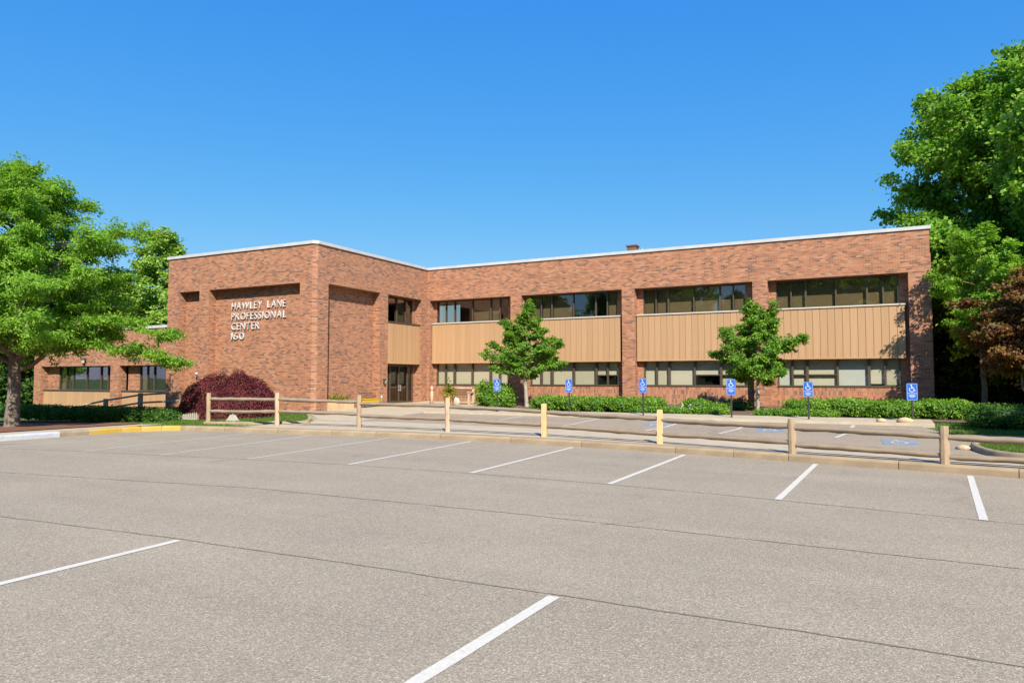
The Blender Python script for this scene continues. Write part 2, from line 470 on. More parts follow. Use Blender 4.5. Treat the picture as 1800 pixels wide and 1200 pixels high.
M['flower'] = leaf_mat('white_flower', G((0.7, 0.7, 0.64), (0.8, 0.8, 0.75)), 0.3)

# ------------------------------------------------------------------ terrain
KX = [-22.2, -21.0, -19.66, -16.2, -13.1, -10.3, -7.0, -4.0, -1.07, 1.53, 2.6, 6, 12, 25, 60]
KY = [16.55, 16.86, 17.0, 17.38, 17.74, 17.78, 17.52, 17.02, 16.42, 15.82, 15.55, 14.9, 14.1, 13.2, 12.5]
_kx = np.linspace(-22.2, 60, 900); _ky = np.interp(_kx, KX, KY)
_ker = np.hanning(25); _ker /= _ker.sum()
_ky = np.convolve(np.pad(_ky, 12, 'edge'), _ker, 'valid')


def kerb_y(x):
    return float(np.interp(x, _kx, _ky))


KERB_X = -22.45


def zup(x, y):
    b = 0.16 + 0.027 * min(max(0.0, y - 18), 15)
    return b - min(0.9, 0.032 * max(0.0, -23 - x))


def behind_kerb(x, y):
    if x < KERB_X: return KERB_X - x
    return y - kerb_y(x) if x > -22.2 else max(y - 16.6, KERB_X - x)


def axis_lines(a, b, step, far):
    l = list(np.arange(a, b + 1e-6, step))
    for k, s in ((-1, a), (1, b)):
        d = 4.0; p = s
        while abs(p) < far:
            p += k * d; d *= 1.7
            l.append(p)
    return sorted(l)


gx = axis_lines(-60, 32, 0.5, 2500); gy = axis_lines(8, 46, 0.5, 2500)
mb = MB(); vs = []
for y in gy:
    for x in gx:
        d = behind_kerb(x, y)
        vs.append((x, y, zup(x, y) - 0.03 if d > 0.32 else -0.22))
nx = len(gx)
mb.add(vs, [(j * nx + i, j * nx + i + 1, (j + 1) * nx + i + 1, (j + 1) * nx + i) for j in range(len(gy) - 1) for i in range(nx - 1)], 0, True)
mb.build('ground', M['grass_base'], uv=False, kind='structure')


def sheet(name, poly_fn, xs, mat, off, kind='structure', parent=None, ny=14):
    """sheet draped on the upper terrain; poly_fn(x) gives (y0, y1)"""
    b = MB(); v = []
    for x in xs:
        y0, y1 = poly_fn(x)
        for k in range(ny + 1):
            y = y0 + (y1 - y0) * k / ny
            v.append((x, y, zup(x, y) + off))
    n = ny + 1
    b.add(v, [(i * n + k, (i + 1) * n + k, (i + 1) * n + k + 1, i * n + k + 1) for i in range(len(xs) - 1) for k in range(ny)], 0, True)
    return b.build(name, mat, parent, uv=False, kind=kind)


lin = lambda a, b, n: [a + (b - a) * i / n for i in range(n + 1)]

# parking lot sheet
mb = MB(); v = []; xs = [-22.5, -22.2] + lin(-22, 30, 104) + [45, 60]
for x in xs:
    y1 = (kerb_y(max(x, -22.2)) if x > -22.2 else 16.5) + 0.08
    v += [(x, -70, 0), (x, 4, 0), (x, y1, 0)]
mb.add(v, [(i * 3 + k, (i + 1) * 3 + k, (i + 1) * 3 + k + 1, i * 3 + k + 1) for i in range(len(xs) - 1) for k in range(2)])
lot = mb.build('parking_lot', M['asphalt'], uv=False, kind='structure')


def strip(name, pts, w, z, mat, parent, jit=0.0, wend=None):
    b = MB(); v = []; k = len(pts)
    for i, p in enumerate(pts):
        a = Vector(pts[max(i - 1, 0)][:2]); c = Vector(pts[min(i + 1, k - 1)][:2])
        t = (c - a).normalized(); n = Vector((-t.y, t.x))
        ww = w if wend is None else w + (wend - w) * i / (k - 1)
        for s in (-1, 1):
            q = Vector(p[:2]) + n * s * (ww / 2) * (1 + random.uniform(-jit, jit))
            zz = z(q.x, q.y) if callable(z) else z
            v.append((q.x, q.y, zz))
    b.add(v, [(2 * i, 2 * i + 2, 2 * i + 3, 2 * i + 1) for i in range(k - 1)])
    return b.build(name, mat, parent, uv=False)


def subdiv(pts, step, wob=0.0):
    out = []
    for a, b in zip(pts[:-1], pts[1:]):
        n = max(1, int(math.dist(a, b) / step))
        for i in range(n):
            f = i / n
            out.append((a[0] + (b[0] - a[0]) * f, a[1] + (b[1] - a[1]) * f))
    out.append(pts[-1])
    o2 = []; w = 0
    for p in out:
        w = 0.8 * w + random.uniform(-wob, wob)
        o2.append((p[0], p[1] + w))
    return o2


near_ends = [(-20.41, 10.5), (-17.5, 10.86), (-15.0, 11.13), (-12.5, 11.48), (-9.83, 11.72), (-6.87, 11.74), (-4.04, 11.6), (-1.28, 11.25), (1.24, 10.82), (4.0, 10.4), (7.0, 10.0)]
far_ends = [(-20.1, 16.5), (-18.3, 16.95), (-15.9, 17.3), (-13.1, 17.62), (-10.3, 17.7), (-7.03, 17.45), (-3.98, 16.95), (-1.08, 16.38), (1.6, 15.7), (4.4, 15.1), (7.4, 14.5)]
for i, (a, b) in enumerate(zip(near_ends, far_ends)):
    b = (b[0], b[1] - 0.10)
    strip('parking_line', subdiv([a, b], 0.25), 0.10 if i > 4 else 0.09, 0.005, M['white_line'] if i > 3 else M['faded_line'], lot, 0.05)
for a, b in (((-2.38, 5.44), (-2.62, -0.6)), ((-6.93, 5.40), (-6.72, -0.4)), ((2.3, 5.40), (2.1, -0.4)), ((-11.3, 5.2), (-11.0, -0.4))):
    strip('parking_line', subdiv([a, b], 0.2), 0.105, 0.005, M['white_line'], lot, 0.05)
# paving-lane joints
J3 = [(-22.4, 10.0)] + near_ends[1:] + [(20, 8.5), (40, 7)]
J3 = [(x, y - 0.03) for x, y in J3]
J2 = [(-22.4, 6.9), (-15, 7.72), (-9.1, 8.5), (-4.33, 8.5), (-1.37, 8.36), (1.25, 8.24), (8, 7.9), (40, 6)]
J1 = [(-22.4, 4.3), (-10.19, 5.27), (-6.95, 5.46), (-2.4, 5.5), (-0.52, 5.49), (0.81, 5.47), (8, 5.3), (40, 4)]
for j, w in ((J1, 0.020), (J2, 0.019), (J3, 0.018)):
    strip('paving_joint', subdiv(j, 0.12, 0.006), w, 0.0035, M['seam'], lot, 0.75)
random.seed(77)
for (x0, y0, ang, ln) in ((-3.9, 8.7, 0.2, 1.1), (-3.0, 8.3, 0.9, 0.9)):     # hairline cracks
    p = [(x0, y0)]
    for k in range(int(ln / 0.06)):
        ang += random.uniform(-0.5, 0.5) * 0.7
        p.append((p[-1][0] + 0.06 * math.cos(ang), p[-1][1] + 0.06 * math.sin(ang)))
    strip('hairline_crack', p, 0.009, 0.0033, M['seam'], lot, 0.6, 0.003)

# kerb built of separate stones
kerb = link('kerb', None, None, kind='structure', loc=(0, 0, 0))


def kerb_mesh(name, mat):
    b = MB(); g = 0.004
    prof = [(0, -0.12), (0.012, 0.118), (0.03, 0.15), (0.06, 0.162), (0.30, 0.166), (0.30, -0.12)]
    n = len(prof); v = []
    for x in (g, 0.25, 0.5, 0.75, 1 - g):
        v += [(x, y, z) for y, z in prof]
    b.add(v, [(i * n + k, (i + 1) * n + k, (i + 1) * n + k + 1, i * n + k + 1) for i in range(4) for k in range(n - 1)])
    b.add(v[:n], [list(range(n))]); b.add(v[-n:], [list(range(n))[::-1]])
    return b.mesh(name, mat, uv=False)


KM = {k: kerb_mesh('kerb_stone_' + k, M[k]) for k in ('kerb', 'kerb_yellow', 'kerb_white')}


def kerb_stone(a, b, kind='kerb', parent=None, z=0.0, sy=1.0, sz=1.0):
    dx, dy = b[0] - a[0], b[1] - a[1]
    link('kerb_stone', KM[kind], parent or kerb, loc=(a[0], a[1], z), rot=(0, 0, math.atan2(dy, dx)), scale=(math.hypot(dx, dy), sy, sz))


path = [(KERB_X, y) for y in (-20, -17, -14, -11, -8, -5, -2, 1, 3.2, 5.4, 7.6, 9.4, 11.3, 13.2, 14.1, 15.2)]
kinds = ['kerb_white' if p[1] < 13.1 else ('kerb' if p[1] < 14.0 else 'kerb_yellow') for p in path]
for k in range(1, 5):
    a = math.pi * (1 - k / 8.0)
    path.append((KERB_X + 1.6 + 1.6 * math.cos(a), 15.2 + 1.63 * math.sin(a))); kinds.append('kerb_yellow' if k < 3 else 'kerb')
kinds = kinds[:len(path) - 1]
x = path[-1][0]
steps = [1.2, 2.2, 2.1, 1.6, 2.3, 2.4, 2.2, 2.6, 1.4, 1.2, 2.1, 1.9, 1.7, 1.4, 1.3, 1.5, 1.2, 2.4, 2.4, 2.4, 3, 3, 3, 4, 5, 5]
for s in steps:
    x += s
    path.append((x, kerb_y(x))); kinds.append('kerb')
for i in range(len(path) - 1):
    kerb_stone(path[i], path[i + 1], kinds[i])

# upper hardscape -------------------------------------------------------------
xs_all = lin(-19.2, 2.0, 60) + lin(2.4, 30, 30)
strip_back = lambda x: float(np.interp(x, [-19.2, -16, -13, -8, -1.6, 2, 4, 30], [20.7, 20.8, 20.7, 20.2, 18.9, 17.1, 16.6, 14.6]))
sheet('concrete_apron', lambda x: (kerb_y(x) + 0.29, strip_back(x)), xs_all, M['concrete'], 0.008, ny=8)
sheet('entrance_walk', lambda x: (20.55 if x > -19.2 else float(np.interp(x, [-22.2, -19.2], [23.6, 20.6])), 32.8), lin(-22.05, -16.9, 16), M['concrete'], 0.013)
sheet('driveway', lambda x: (strip_back(x) - 0.02, 24.95 if x < 1.8 else 22.7), lin(-16.9, 1.8, 40) + lin(1.9, 40, 40), M['drive'], 0.004)
sheet('planting_bed', lambda x: (26.5, 33.3), lin(-17.0, 3.2, 30), M['soil'], 0.03)
sheet('mulch_bed', lambda x: (9.0, 17.9 if x < -25 else 17.2), lin(-36, -24.1, 24), M['mulch'], 0.03)
sheet('side_walk', lambda x: (-20, 17.0), lin(-24.1, KERB_X - 0.28, 4), M['concrete'], 0.006, ny=60)
# walk in front of the hedges, raised a step above the drive
mb = MB(); xs = lin(-16.9, 1.7, 30)
v = []
for x in xs:
    for (y, dz) in ((24.93, -0.05), (24.95, 0.075), (24.98, 0.085), (26.55, 0.095), (26.56, -0.1)):
        v.append((x, y, zup(x, y) + dz))
mb.add(v, [(i * 5 + k, (i + 1) * 5 + k, (i + 1) * 5 + k + 1, i * 5 + k + 1) for i in range(30) for k in range(4)])
mb.add(v[:5], [range(5)]); mb.add(v[-5:], [range(5)])
walk = mb.build('sidewalk', M['concrete'], uv=False, kind='structure')

# markings of the accessible stalls
zt = lambda x, y: zup(x, y) + 0.009
drv = bpy.data.objects['driveway']
for x in (-12.3, -9.1, -5.95, -3.75, -0.72):
    strip('parking_line', subdiv([(x - 0.15, 20.7), (x + 0.12, 22.2), (x + 0.2, 24.7)], 0.3), 0.11, zt, M['faded_line'], drv, 0.08)


def thick_line(b, pts, w, z, mat=0):
    k = len(pts); v = []
    for i, p in enumerate(pts):
        t = (Vector(pts[min(i + 1, k - 1)]) - Vector(pts[max(i - 1, 0)])).normalized(); n = Vector((-t.y, t.x)) * w / 2
        v += [(p[0] - n.x, p[1] - n.y, z), (p[0] + n.x, p[1] + n.y, z)]
    b.add(v, [(2 * i, 2 * i + 2, 2 * i + 3, 2 * i + 1) for i in range(k - 1)], mat)


def disc(b, c, r, z, mat=0, n=14):
    b.add([(c[0] + r * math.cos(2 * math.pi * i / n), c[1] + r * math.sin(2 * math.pi * i / n), z) for i in range(n)], [list(range(n))], mat)


def wheelchair(b, s, z, mat=0):
    """the access symbol in a 1 x 1 box scaled by s, drawn in x,y"""
    P = lambda *pts: [(x * s, y * s) for x, y in pts]
    disc(b, (-0.07 * s, 0.40 * s), 0.085 * s, z, mat)
    thick_line(b, P((-0.05, 0.29), (-0.02, 0.02), (0.18, 0.02), (0.29, -0.28), (0.38, -0.25)), 0.085 * s, z, mat)
    thick_line(b, P((-0.04, 0.16), (0.16, 0.16)), 0.07 * s, z, mat)
    thick_line(b, [(s * (-0.02 + 0.27 * math.cos(a)), s * (-0.14 + 0.27 * math.sin(a))) for a in lin(R(125), R(350), 18)], 0.075 * s, z, mat)


def flat_symbol(x, y, sx, sy):
    z0 = zup(x, y) + 0.010
    b = MB(); b.box(-0.62 * sx, 0.62 * sx, -0.62 * sy, 0.62 * sy, -0.006, 0.0)
    o = b.build('symbol_ground', M['blue_paint'], drv, uv=False, loc=(x, y, z0), rot=(R(1.5), 0, 0.05))
    b = MB(lambda px, py, pz: (px * sx, py * sy, pz)); wheelchair(b, 1.0, 0.004)
    o2 = b.build('access_symbol', M['faded_line'], drv, uv=False, loc=(x, y, z0), rot=(R(1.5), 0, 0.05))


flat_symbol(0.6, 20.1, 0.62, 1.0)
flat_symbol(-2.7, 22.3, 0.62, 1.1)
flat_symbol(-6.3, 22.9, 0.6, 1.0)

# grass island with a rounded kerb
isl = link('grass_island', None, None, kind='structure', loc=(5, 19, 0.2))
ip = [(22, 15.4), (12, 15.9), (6, 16.6), (4.2, 16.95), (3.2, 17.15), (2.6, 17.45), (2.25, 17.9), (2.05, 18.6), (2.0, 19.3), (2.15, 19.9), (2.7, 20.4), (3.6, 20.55), (8, 20.5), (22, 19.9)]
ip2 = []
for i in range(len(ip) - 1):
    p0, p1, p2, p3 = (Vector(ip[max(0, min(len(ip) - 1, i + k))]) for k in (-1, 0, 1, 2))
    for k in range(4):
        t = k / 4
        ip2.append(0.5 * ((2 * p1) + (p2 - p0) * t + (2 * p0 - 5 * p1 + 4 * p2 - p3) * t * t + (3 * p1 - p0 - 3 * p2 + p3) * t ** 3))
ip2.append(Vector(ip[-1]))
b = MB(); v = []; n = 6
for i, p in enumerate(ip2):
    t = (ip2[min(i + 1, len(ip2) - 1)] - ip2[max(i - 1, 0)]).normalized(); nn = Vector((t.y, -t.x))   # inward
    zz = zup(p.x, p.y)
    for d, h in ((0, -0.08), (0.01, 0.10), (0.04, 0.135), (0.10, 0.14), (0.15, 0.12), (0.16, -0.08)):
        q = p + nn * d
        v.append((q.x, q.y, zz + h))
b.add(v, [(i * n + k, i * n + k + 1, (i + 1) * n + k + 1, (i + 1) * n + k) for i in range(len(ip2) - 1) for k in range(n - 1)], 0, True)
b.build('kerb_edge', M['kerb'], isl, uv=False)
b = MB(); inn = []
for i, p in enumerate(ip2):
    t = (ip2[min(i + 1, len(ip2) - 1)] - ip2[max(i - 1, 0)]).normalized()
    q = p + Vector((t.y, -t.x)) * 0.14
    inn.append((q.x, q.y, zup(q.x, q.y) + 0.10))
b.add(inn, [list(range(len(inn)))])
b.build('turf', M['grass_base'], isl, uv=False)
ISL = [(p[0], p[1]) for p in inn]


def in_poly(P, poly):
    x, y = P[:, 0], P[:, 1]; c = np.zeros(len(P), bool); j = len(poly) - 1
    for i in range(len(poly)):
        xi, yi = poly[i]; xj, yj = poly[j]
        c ^= ((yi > y) != (yj > y)) & (x < (xj - xi) * (y - yi) / (yj - yi + 1e-12) + xi)
        j = i
    return c


ZUP = np.vectorize(zup)


def grass(name, label, poly, dens, h, off, seed):
    r = np.random.default_rng(seed)
    a = np.array(poly); lo = a.min(0); hi = a.max(0)
    n = int((hi - lo).prod() * dens)
    P = r.uniform(lo, hi, (n, 2)); P = P[in_poly(P, poly)]; n = len(P)
    z = ZUP(P[:, 0], P[:, 1]) + off
    az = r.uniform(0, 2 * np.pi, n); w = r.uniform(0.006, 0.013, n); hh = h * r.uniform(0.5, 1.25, n)
    lean = r.normal(0, 0.4, (n, 2)) * hh[:, None]
    b = np.stack([P[:, 0], P[:, 1], z], 1); s = np.stack([np.cos(az) * w, np.sin(az) * w, 0 * w], 1)
    t = b + np.concatenate([lean, hh[:, None]], 1)
    V = np.stack([b - s, b + s, t], 1).reshape(-1, 3)
    F = np.arange(n * 3).reshape(-1, 3)
    return link(name, np_mesh(name, V, F, M['grass'], r.random(n), tri=True), None, label=label, cat='grass', kind='stuff')


grass('lawn_grass', 'short sunlit lawn grass on the kerbed island by the fence end', [p for p in ISL if p[0] < 8.5] + [(8.5, 20.3), (8.5, 16.4)][::-1] if False else [(2.2, 18.2), (2.5, 17.8), (3.2, 17.35), (4.2, 17.12), (6, 16.8), (8.5, 16.5), (8.5, 20.3), (3.6, 20.35), (2.8, 20.2), (2.3, 19.8), (2.2, 19.2)], 2600, 0.055, 0.10, 1)
LAWN = [(-25.4, 17.35), (-22.3, 17.2), (-20.8, 17.6), (-19.6, 18.7), (-18.2, 19.6), (-19.3, 21.2), (-22.0, 23.5), (-27.5, 23.5), (-27, 19.2), (-24.5, 18.6)]
grass('lawn_grass', 'bright lawn grass around the dark red bush before the brick tower', LAWN, 900, 0.07, -0.03, 2)
grass('lawn_grass', 'shaded dark lawn grass at the right between driveway and clipped hedge', [(1.85, 22.75), (9, 22.75), (9, 25.5), (1.75, 26.5)], 900, 0.07, -0.03, 3)
sheet('soil_edging', lambda x: (21.6, 23.9), lin(-31.5, -22.3, 10), M['soil'], -0.02)
# low concrete edging along the lawn by the entrance walk
edg = link('lawn_edging', None, None, kind='structure', loc=(-19, 20, 0.2))
pts = [(-21.6, 17.75), (-20.4, 18.15), (-19.3, 18.75), (-18.1, 19.4), (-19.2, 20.75), (-20.7, 22.3), (-22.0, 23.65)]
for a, c in zip(pts[:-1], pts[1:]):
    link('kerb_stone', KM['kerb'], edg, loc=(a[0], a[1], zup(*a) - 0.07), rot=(0, 0, math.atan2(c[1] - a[1], c[0] - a[0])), scale=(math.dist(a, c), 0.5, 1.0))

# ------------------------------------------------------------------ the office building
XR, YT, YF = -22.08, 23.93, 32.89           # tower side face, tower front, wing front
XE = 2.25; ZR = 7.90; ZS = 6.16; GZ = -0.6
BLD = thing('office_building', 'two-storey red brick office building with tan panels and projecting blank brick tower', 'building', (-12, 33, 0.4))
WX = ident                                    # wing: s = x, depth = y
TX = lambda s, d, z: (XR - d, s, z)           # tower side face: s = y, depth = -x

# right wing brickwork
b = MB()
b.box(XR, XE, YF, YF + 0.6, ZS, ZR)
pill = [(-16.84, -16.20), (-10.74, -10.10), (-4.64, -4.00), (1.46, XE)]
for i, (a, c) in enumerate(pill):
    b.box(a, c, YF, YF + 0.45, GZ, ZS)
b.box(XE - 0.34, XE + 0.03, YF + 0.07, YF + 0.5, GZ, 6.9)
b.box(XR - 0.3, -21.92, YF - 0.004, YF + 0.45, GZ, ZS)
bays = [(-21.92, -16.84), (-16.20, -10.74), (-10.10, -4.64), (-4.00, 1.46)]
YW = YF + 0.45
wins = []
for (L, Rr) in bays:
    w0 = L + (0.18 if L < -20 else 0.30); w1 = Rr - 0.33
    wins.append((w0, w1))
    for (a, c) in ((L - 0.3, w0), (w1, Rr + 0.3)):
        b.box(a, c, YW, YW + 0.3, GZ, ZS - 0.002)
    b.box(w0, w1, YW, YW + 0.3, GZ, 1.44, 1)
    b.box(w0, w1, YW + 0.02, YW + 0.3, 2.72, 4.88)
b.box(XE - 0.3, XE, YF + 0.46, 47, GZ, ZR - 0.002)
b.box(XR, XE, 46.7, 47, GZ, ZR - 0.004)
b.build('wing_wall', [M['brick'], M['soldier']], BLD)
b = MB(); b.box(XR, XE - 0.02, YF + 0.02, 46.9, ZR - 0.35, ZR - 0.1); b.box(-31.9, XR - 0.3, YT + 0.3, 46.9, ZR - 0.352, ZR - 0.102)
b.build('roof', M['roof'], BLD)
b = MB()                                     # white metal coping on the parapet
b.box(XR + 0.06, XE + 0.06, YF - 0.06, YF + 0.35, ZR - 0.02, 8.02)
b.box(XE - 0.25, XE + 0.058, YF + 0.35, 47.06, ZR - 0.02, 8.018)
c0 = 0.17
b.prism([(-31.99, YT - 0.06), (XR - c0 + 0.03, YT - 0.06), (XR + 0.06, YT + c0 - 0.03), (XR + 0.06, YF + 0.35), (XR - 0.3, YF + 0.35), (XR - 0.3, YT + 0.36), (-31.99, YT + 0.36)], ZR - 0.02, 8.022)
b.box(-31.99, -31.6, YT + 0.36, 46, ZR - 0.02, 8.019)
b.build('coping', M['flash'], BLD)
b = MB()                                     # floors and partitions that close the rooms behind the glass
b.box(XR - 0.1, XE - 0.32, YW + 0.31, 46.6, 3.55, 3.85)
b.box(XR - 0.1, XE - 0.32, 36.6, 36.75, GZ, ZR - 0.4)
b.box(XR - 0.1, XE - 0.32, YW + 0.31, 46.6, 0.2, 0.35)
for x in (-16.5, -10.4, -4.3):
    b.box(x - 0.06, x + 0.06, YW + 0.31, 36.6, 0.36, 3.54); b.box(x - 0.06, x + 0.06, YW + 0.31, 36.6, 3.86, 7.5)
b.box(-26.4, -26.2, 28.6, 36.6, GZ, ZR - 0.4); b.box(-26.2, XR - 0.5, 28.6, 28.75, GZ, 7.5); b.box(-26.2, XR - 0.5, 28.76, 33.3, 2.75, 3.0); b.box(-26.2, XR - 0.5, 28.76, 33.3, 0.2, 0.4); b.box(-26.2, XR, 33.3, 33.45, GZ, 7.5)
b.build('interior', M['plaster'], BLD)

# tower brickwork, with a chamfered front corner and blind recesses
b = MB()
cx = XR - c0; cy = YT + c0
D = 0.43
# front band and piers
b.box(-31.93, cx, YT, YT + 0.6, ZS, ZR); b.box(XR - 0.6, XR, cy, YF + 0.3, ZS, ZR - 0.001)
b.prism([(cx, YT), (XR, cy), (XR - 0.6, cy), (XR - 0.6, YT + 0.6), (cx, YT + 0.6)], ZS, ZR - 0.0005)
for (a, c) in ((-31.93, -31.08), (-29.60, -28.91)):
    b.box(a, c, YT, YT + D, GZ, ZS)
b.prism([(-22.99, YT), (cx, YT), (XR, cy), (XR, 24.80), (XR - D - 0.03, 24.80), (-22.99, YT + D)], GZ, ZS)
b.box(-31.93, -22.5, YT + D, YT + D + 0.35, GZ, ZS - 0.002)
b.box(XR - 0.9, XR - 0.46, 24.7, 28.75, GZ, ZS - 0.003)
b.box(XR - 0.6, XR, 28.63, 29.28, GZ, ZS - 0.001)
b.box(XR - 0.6, XR, 32.33, YF - 0.005, GZ, ZS - 0.001)
b.box(XR - 0.6, XR - 0.45, 32.1, 32.4, GZ, ZS - 0.004)
b.box(-31.93, -31.5, YT + 0.6, 46.7, GZ, ZR - 0.003)
b.build('tower_wall', M['brick'], BLD)


def board_mesh(w, h, t, name):
    q = MB(); g = 0.010; e = 0.006
    q.prism([(0.5 * g, 0), (0.5 * g, -t + e), (0.5 * g + e, -t), (w - 0.5 * g - e, -t), (w - 0.5 * g, -t + e), (w - 0.5 * g, 0)], 0, h)
    return q.mesh(name, M['tan_board'], uv=False)


def panel(fn, s0, s1, z0, z1, dfront, dback, pitch, face_rot):
    """spandrel panel clad in separate vertical boards"""
    q = MB(fn); q.box(s0, s1, dfront + 0.03, dback, z0 + 0.005, z1)
    P = q.build('spandrel_panel', M['dark_gap'], BLD, uv=False)
    n = max(1, round((s1 - s0) / pitch)); w = (s1 - s0) / n
    me = board_mesh(w, z1 - z0 - 0.05, 0.035, 'board')
    for i in range(n):
        if face_rot == 0: loc = fn(s0 + i * w, dfront + 0.03, z0 + 0.045); rot = (0, 0, 0)
        else: loc = fn(s0 + i * w, dfront + 0.03, z0 + 0.045); rot = (0, 0, R(90))
        o = link('board', me, P, loc=loc, rot=rot)
    q = MB(fn); q.box(s0 - 0.01, s1 + 0.01, dfront - 0.02, dback, z0 - 0.012, z0 + 0.045)
    q.build('bottom_trim', M['tan_board'], P, uv=False)
    return P


def window(fn, s0, s1, z0, z1, d, bounds, gl, blinds=(), blind_mat=None, hoppers=(), fw=0.06, sill=None, blind_d=0.17, name='window'):
    """bounds: fractions of the pane edges; parts: frame, pane, blind"""
    e = [s0 + (s1 - s0) * f for f in bounds]
    q = MB(fn)
    for i, s in enumerate(e):
        ww = fw * (0.6 if i in (0, len(e) - 1) else (1.0 if i % 2 == 0 else 0.75))
        a = max(s0, s - ww / 2) if i else s0
        c = min(s1, s + ww / 2) if i < len(e) - 1 else s1
        if i == 0: c = s0 + ww
        if i == len(e) - 1: a = s1 - ww
        q.box(a, c, d, d + 0.12, z0, z1)
    q.box(s0, s1, d + 0.004, d + 0.118, z0 + 0.001, z0 + 0.055); q.box(s0, s1, d + 0.004, d + 0.118, z1 - 0.055, z1 - 0.001)
    for i in hoppers:
        q.box(e[i], e[i + 1], d + 0.006, d + 0.11, z0 + (z1 - z0) * 0.40, z0 + (z1 - z0) * 0.40 + 0.045)
    w = q.build(name, M['bronze'], BLD, uv=False)
    for i in range(len(e) - 1):
        q = MB(fn); q.box(e[i] + 0.01, e[i + 1] - 0.01, d + 0.06, d + 0.068, z0 + 0.02, z1 - 0.02)
        q.build('pane', gl, w, uv=False)
        if i in blinds:
            h0 = blinds[i] if isinstance(blinds, dict) else 0.0
            q = MB(fn); q.box(e[i] + 0.03, e[i + 1] - 0.03, d + blind_d, d + blind_d + 0.01, z0 + 0.03 + h0 * (z1 - z0), z1 - 0.03)
            q.build('blind', blind_mat, w, uv=False)
    if sill:
        q = MB(fn); q.box(s0 + sill[0], s1 + sill[1], sill[2], d + 0.004, sill[3], sill[4])
        q.build('sill', sill[5], w, uv=False)
    return w


PAT = [0, .13, .255, .505, .755, .88, 1]
dW = YW
up_blinds = [{3: 0, 4: 0}, {0: 0, 1: 0, 2: 0, 5: 0}, {k: 0 for k in range(6)}, {k: 0 for k in range(6)}]
low_blinds = [{k: 0 for k in range(6)}, {0: 0, 1: 0, 2: 0, 3: 0, 4: 0.38, 5: 0.38}, {0: 0, 1: 0, 2: 0.0, 3: 0.36, 4: 0, 5: 0}, {0: 0, 1: 0.0, 2: 0.0, 3: 0, 4: 0.08, 5: 0.04}]
low_hop = [(), (4, 5), (3, 4), (1, 2)]
for i, (L, Rr) in enumerate(bays):
    w0, w1 = wins[i]
    p0 = L + 0.04; p1 = Rr - 0.14
    panel(WX, p0, p1, 2.66, 4.84, YF + 0.20, YW + 0.02, 0.30, 0)
    window(WX, w0, w1, 4.90, ZS - 0.003, dW + 0.02, PAT, M['glass_up'], up_blinds[i], M['blind_up'], (), 0.075, (p0 - w0 - 0.01, p1 - w1 + 0.02, YF + 0.15, 4.845, 4.91, M['sill']))
    window(WX, w0, w1, 1.46, 2.70, dW + 0.02, PAT, M['glass_low'], low_blinds[i], M['blind_low'], low_hop[i], 0.11, (-0.02, 0.02, YW - 0.03, 1.441, 1.475, M['bronze']), blind_d=0.14)

# tower side: window, panel and entrance
panel(TX, 29.30, 31.70, 2.60, 4.72, 0.10, 0.42, 0.24, 1)
panel(TX, 31.72, 32.31, 2.60, 4.72, 0.10, 0.42, 0.29, 1)
window(TX, 29.29, 32.12, 4.78, ZS - 0.004, 0.47, [0, .14, .5, .78, 1], M['glass_up'], {2: 0}, M['blind_up'], (), 0.075, (0.0, 0.2, 0.06, 4.722, 4.79, M['bronze']))
door = MB(TX)
d0 = 0.42
for (s0, s1) in ((29.30, 29.40), (30.02, 30.12), (30.80, 30.90), (31.58, 31.70), (32.02, 32.14)):
    door.box(s0, s1, d0, d0 + 0.11, 0.42, 2.60)
door.box(29.30, 32.14, d0 + 0.005, d0 + 0.105, 2.46, 2.598); door.box(29.30, 32.14, d0 + 0.005, d0 + 0.105, 0.42, 0.60)
door.box(30.12, 31.58, d0 + 0.012, d0 + 0.09, 1.32, 1.38)
dr = door.build('entrance_door', M['bronze'], BLD, uv=False)
for (s0, s1) in ((29.40, 30.02), (30.12, 30.80), (30.90, 31.58), (31.70, 32.02)):
    q = MB(TX); q.box(s0, s1, d0 + 0.05, d0 + 0.058, 0.60, 2.46); q.build('pane', M['glass_door'], dr, uv=False)
for s in (30.77, 30.93):
    q = MB(TX); q.tube([(s, d0 - 0.06, 1.15), (s, d0 - 0.06, 1.48)], 0.016, 8); q.box(s - 0.012, s + 0.012, d0 - 0.06, d0 + 0.01, 1.18, 1.21); q.box(s - 0.012, s + 0.012, d0 - 0.06, d0 + 0.01, 1.42, 1.45)
    q.build('handle', M['silver'], dr, uv=False)
q = MB(); q.box(XR - 0.55, XR + 0.55, 29.3, 32.3, 0.30, 0.52); q.build('door_step', M['concrete'], BLD, uv=False)

# low left wing
YL = 25.5; ZL = 4.60; ZLS = 2.55; LG = -1.2
b = MB()
b.box(-46.3, -31.94, YL, YL + 0.6, ZLS, ZL)
for (a, c) in ((-46.3, -45.58), (-38.8, -38.02)):
    b.box(a, c, YL, YL + 0.45, LG, ZLS)
for (a, c) in ((-45.7, -44.45), (-38.9, -37.85 + 0.0), (-38.1, -36.85), (-32.15, -31.94), (-39.1, -38.7)):
    b.box(a, c, YL + 0.45, YL + 0.7, LG, ZLS - 0.002)
b.box(-46.3, -31.94, YL + 0.47, YL + 0.72, LG, 1.10)
b.box(-46.3, -45.9, YL + 0.6, 44, LG, ZL - 0.002); b.box(-46.3, -31.94, 43.7, 44, LG, ZL - 0.004)
b.build('low_wing_wall', M['brick'], BLD)
b = MB(); b.box(-46.28, -31.94, YL + 0.02, 43.9, ZL - 0.3, ZL - 0.08); b.build('low_roof', M['roof'], BLD)
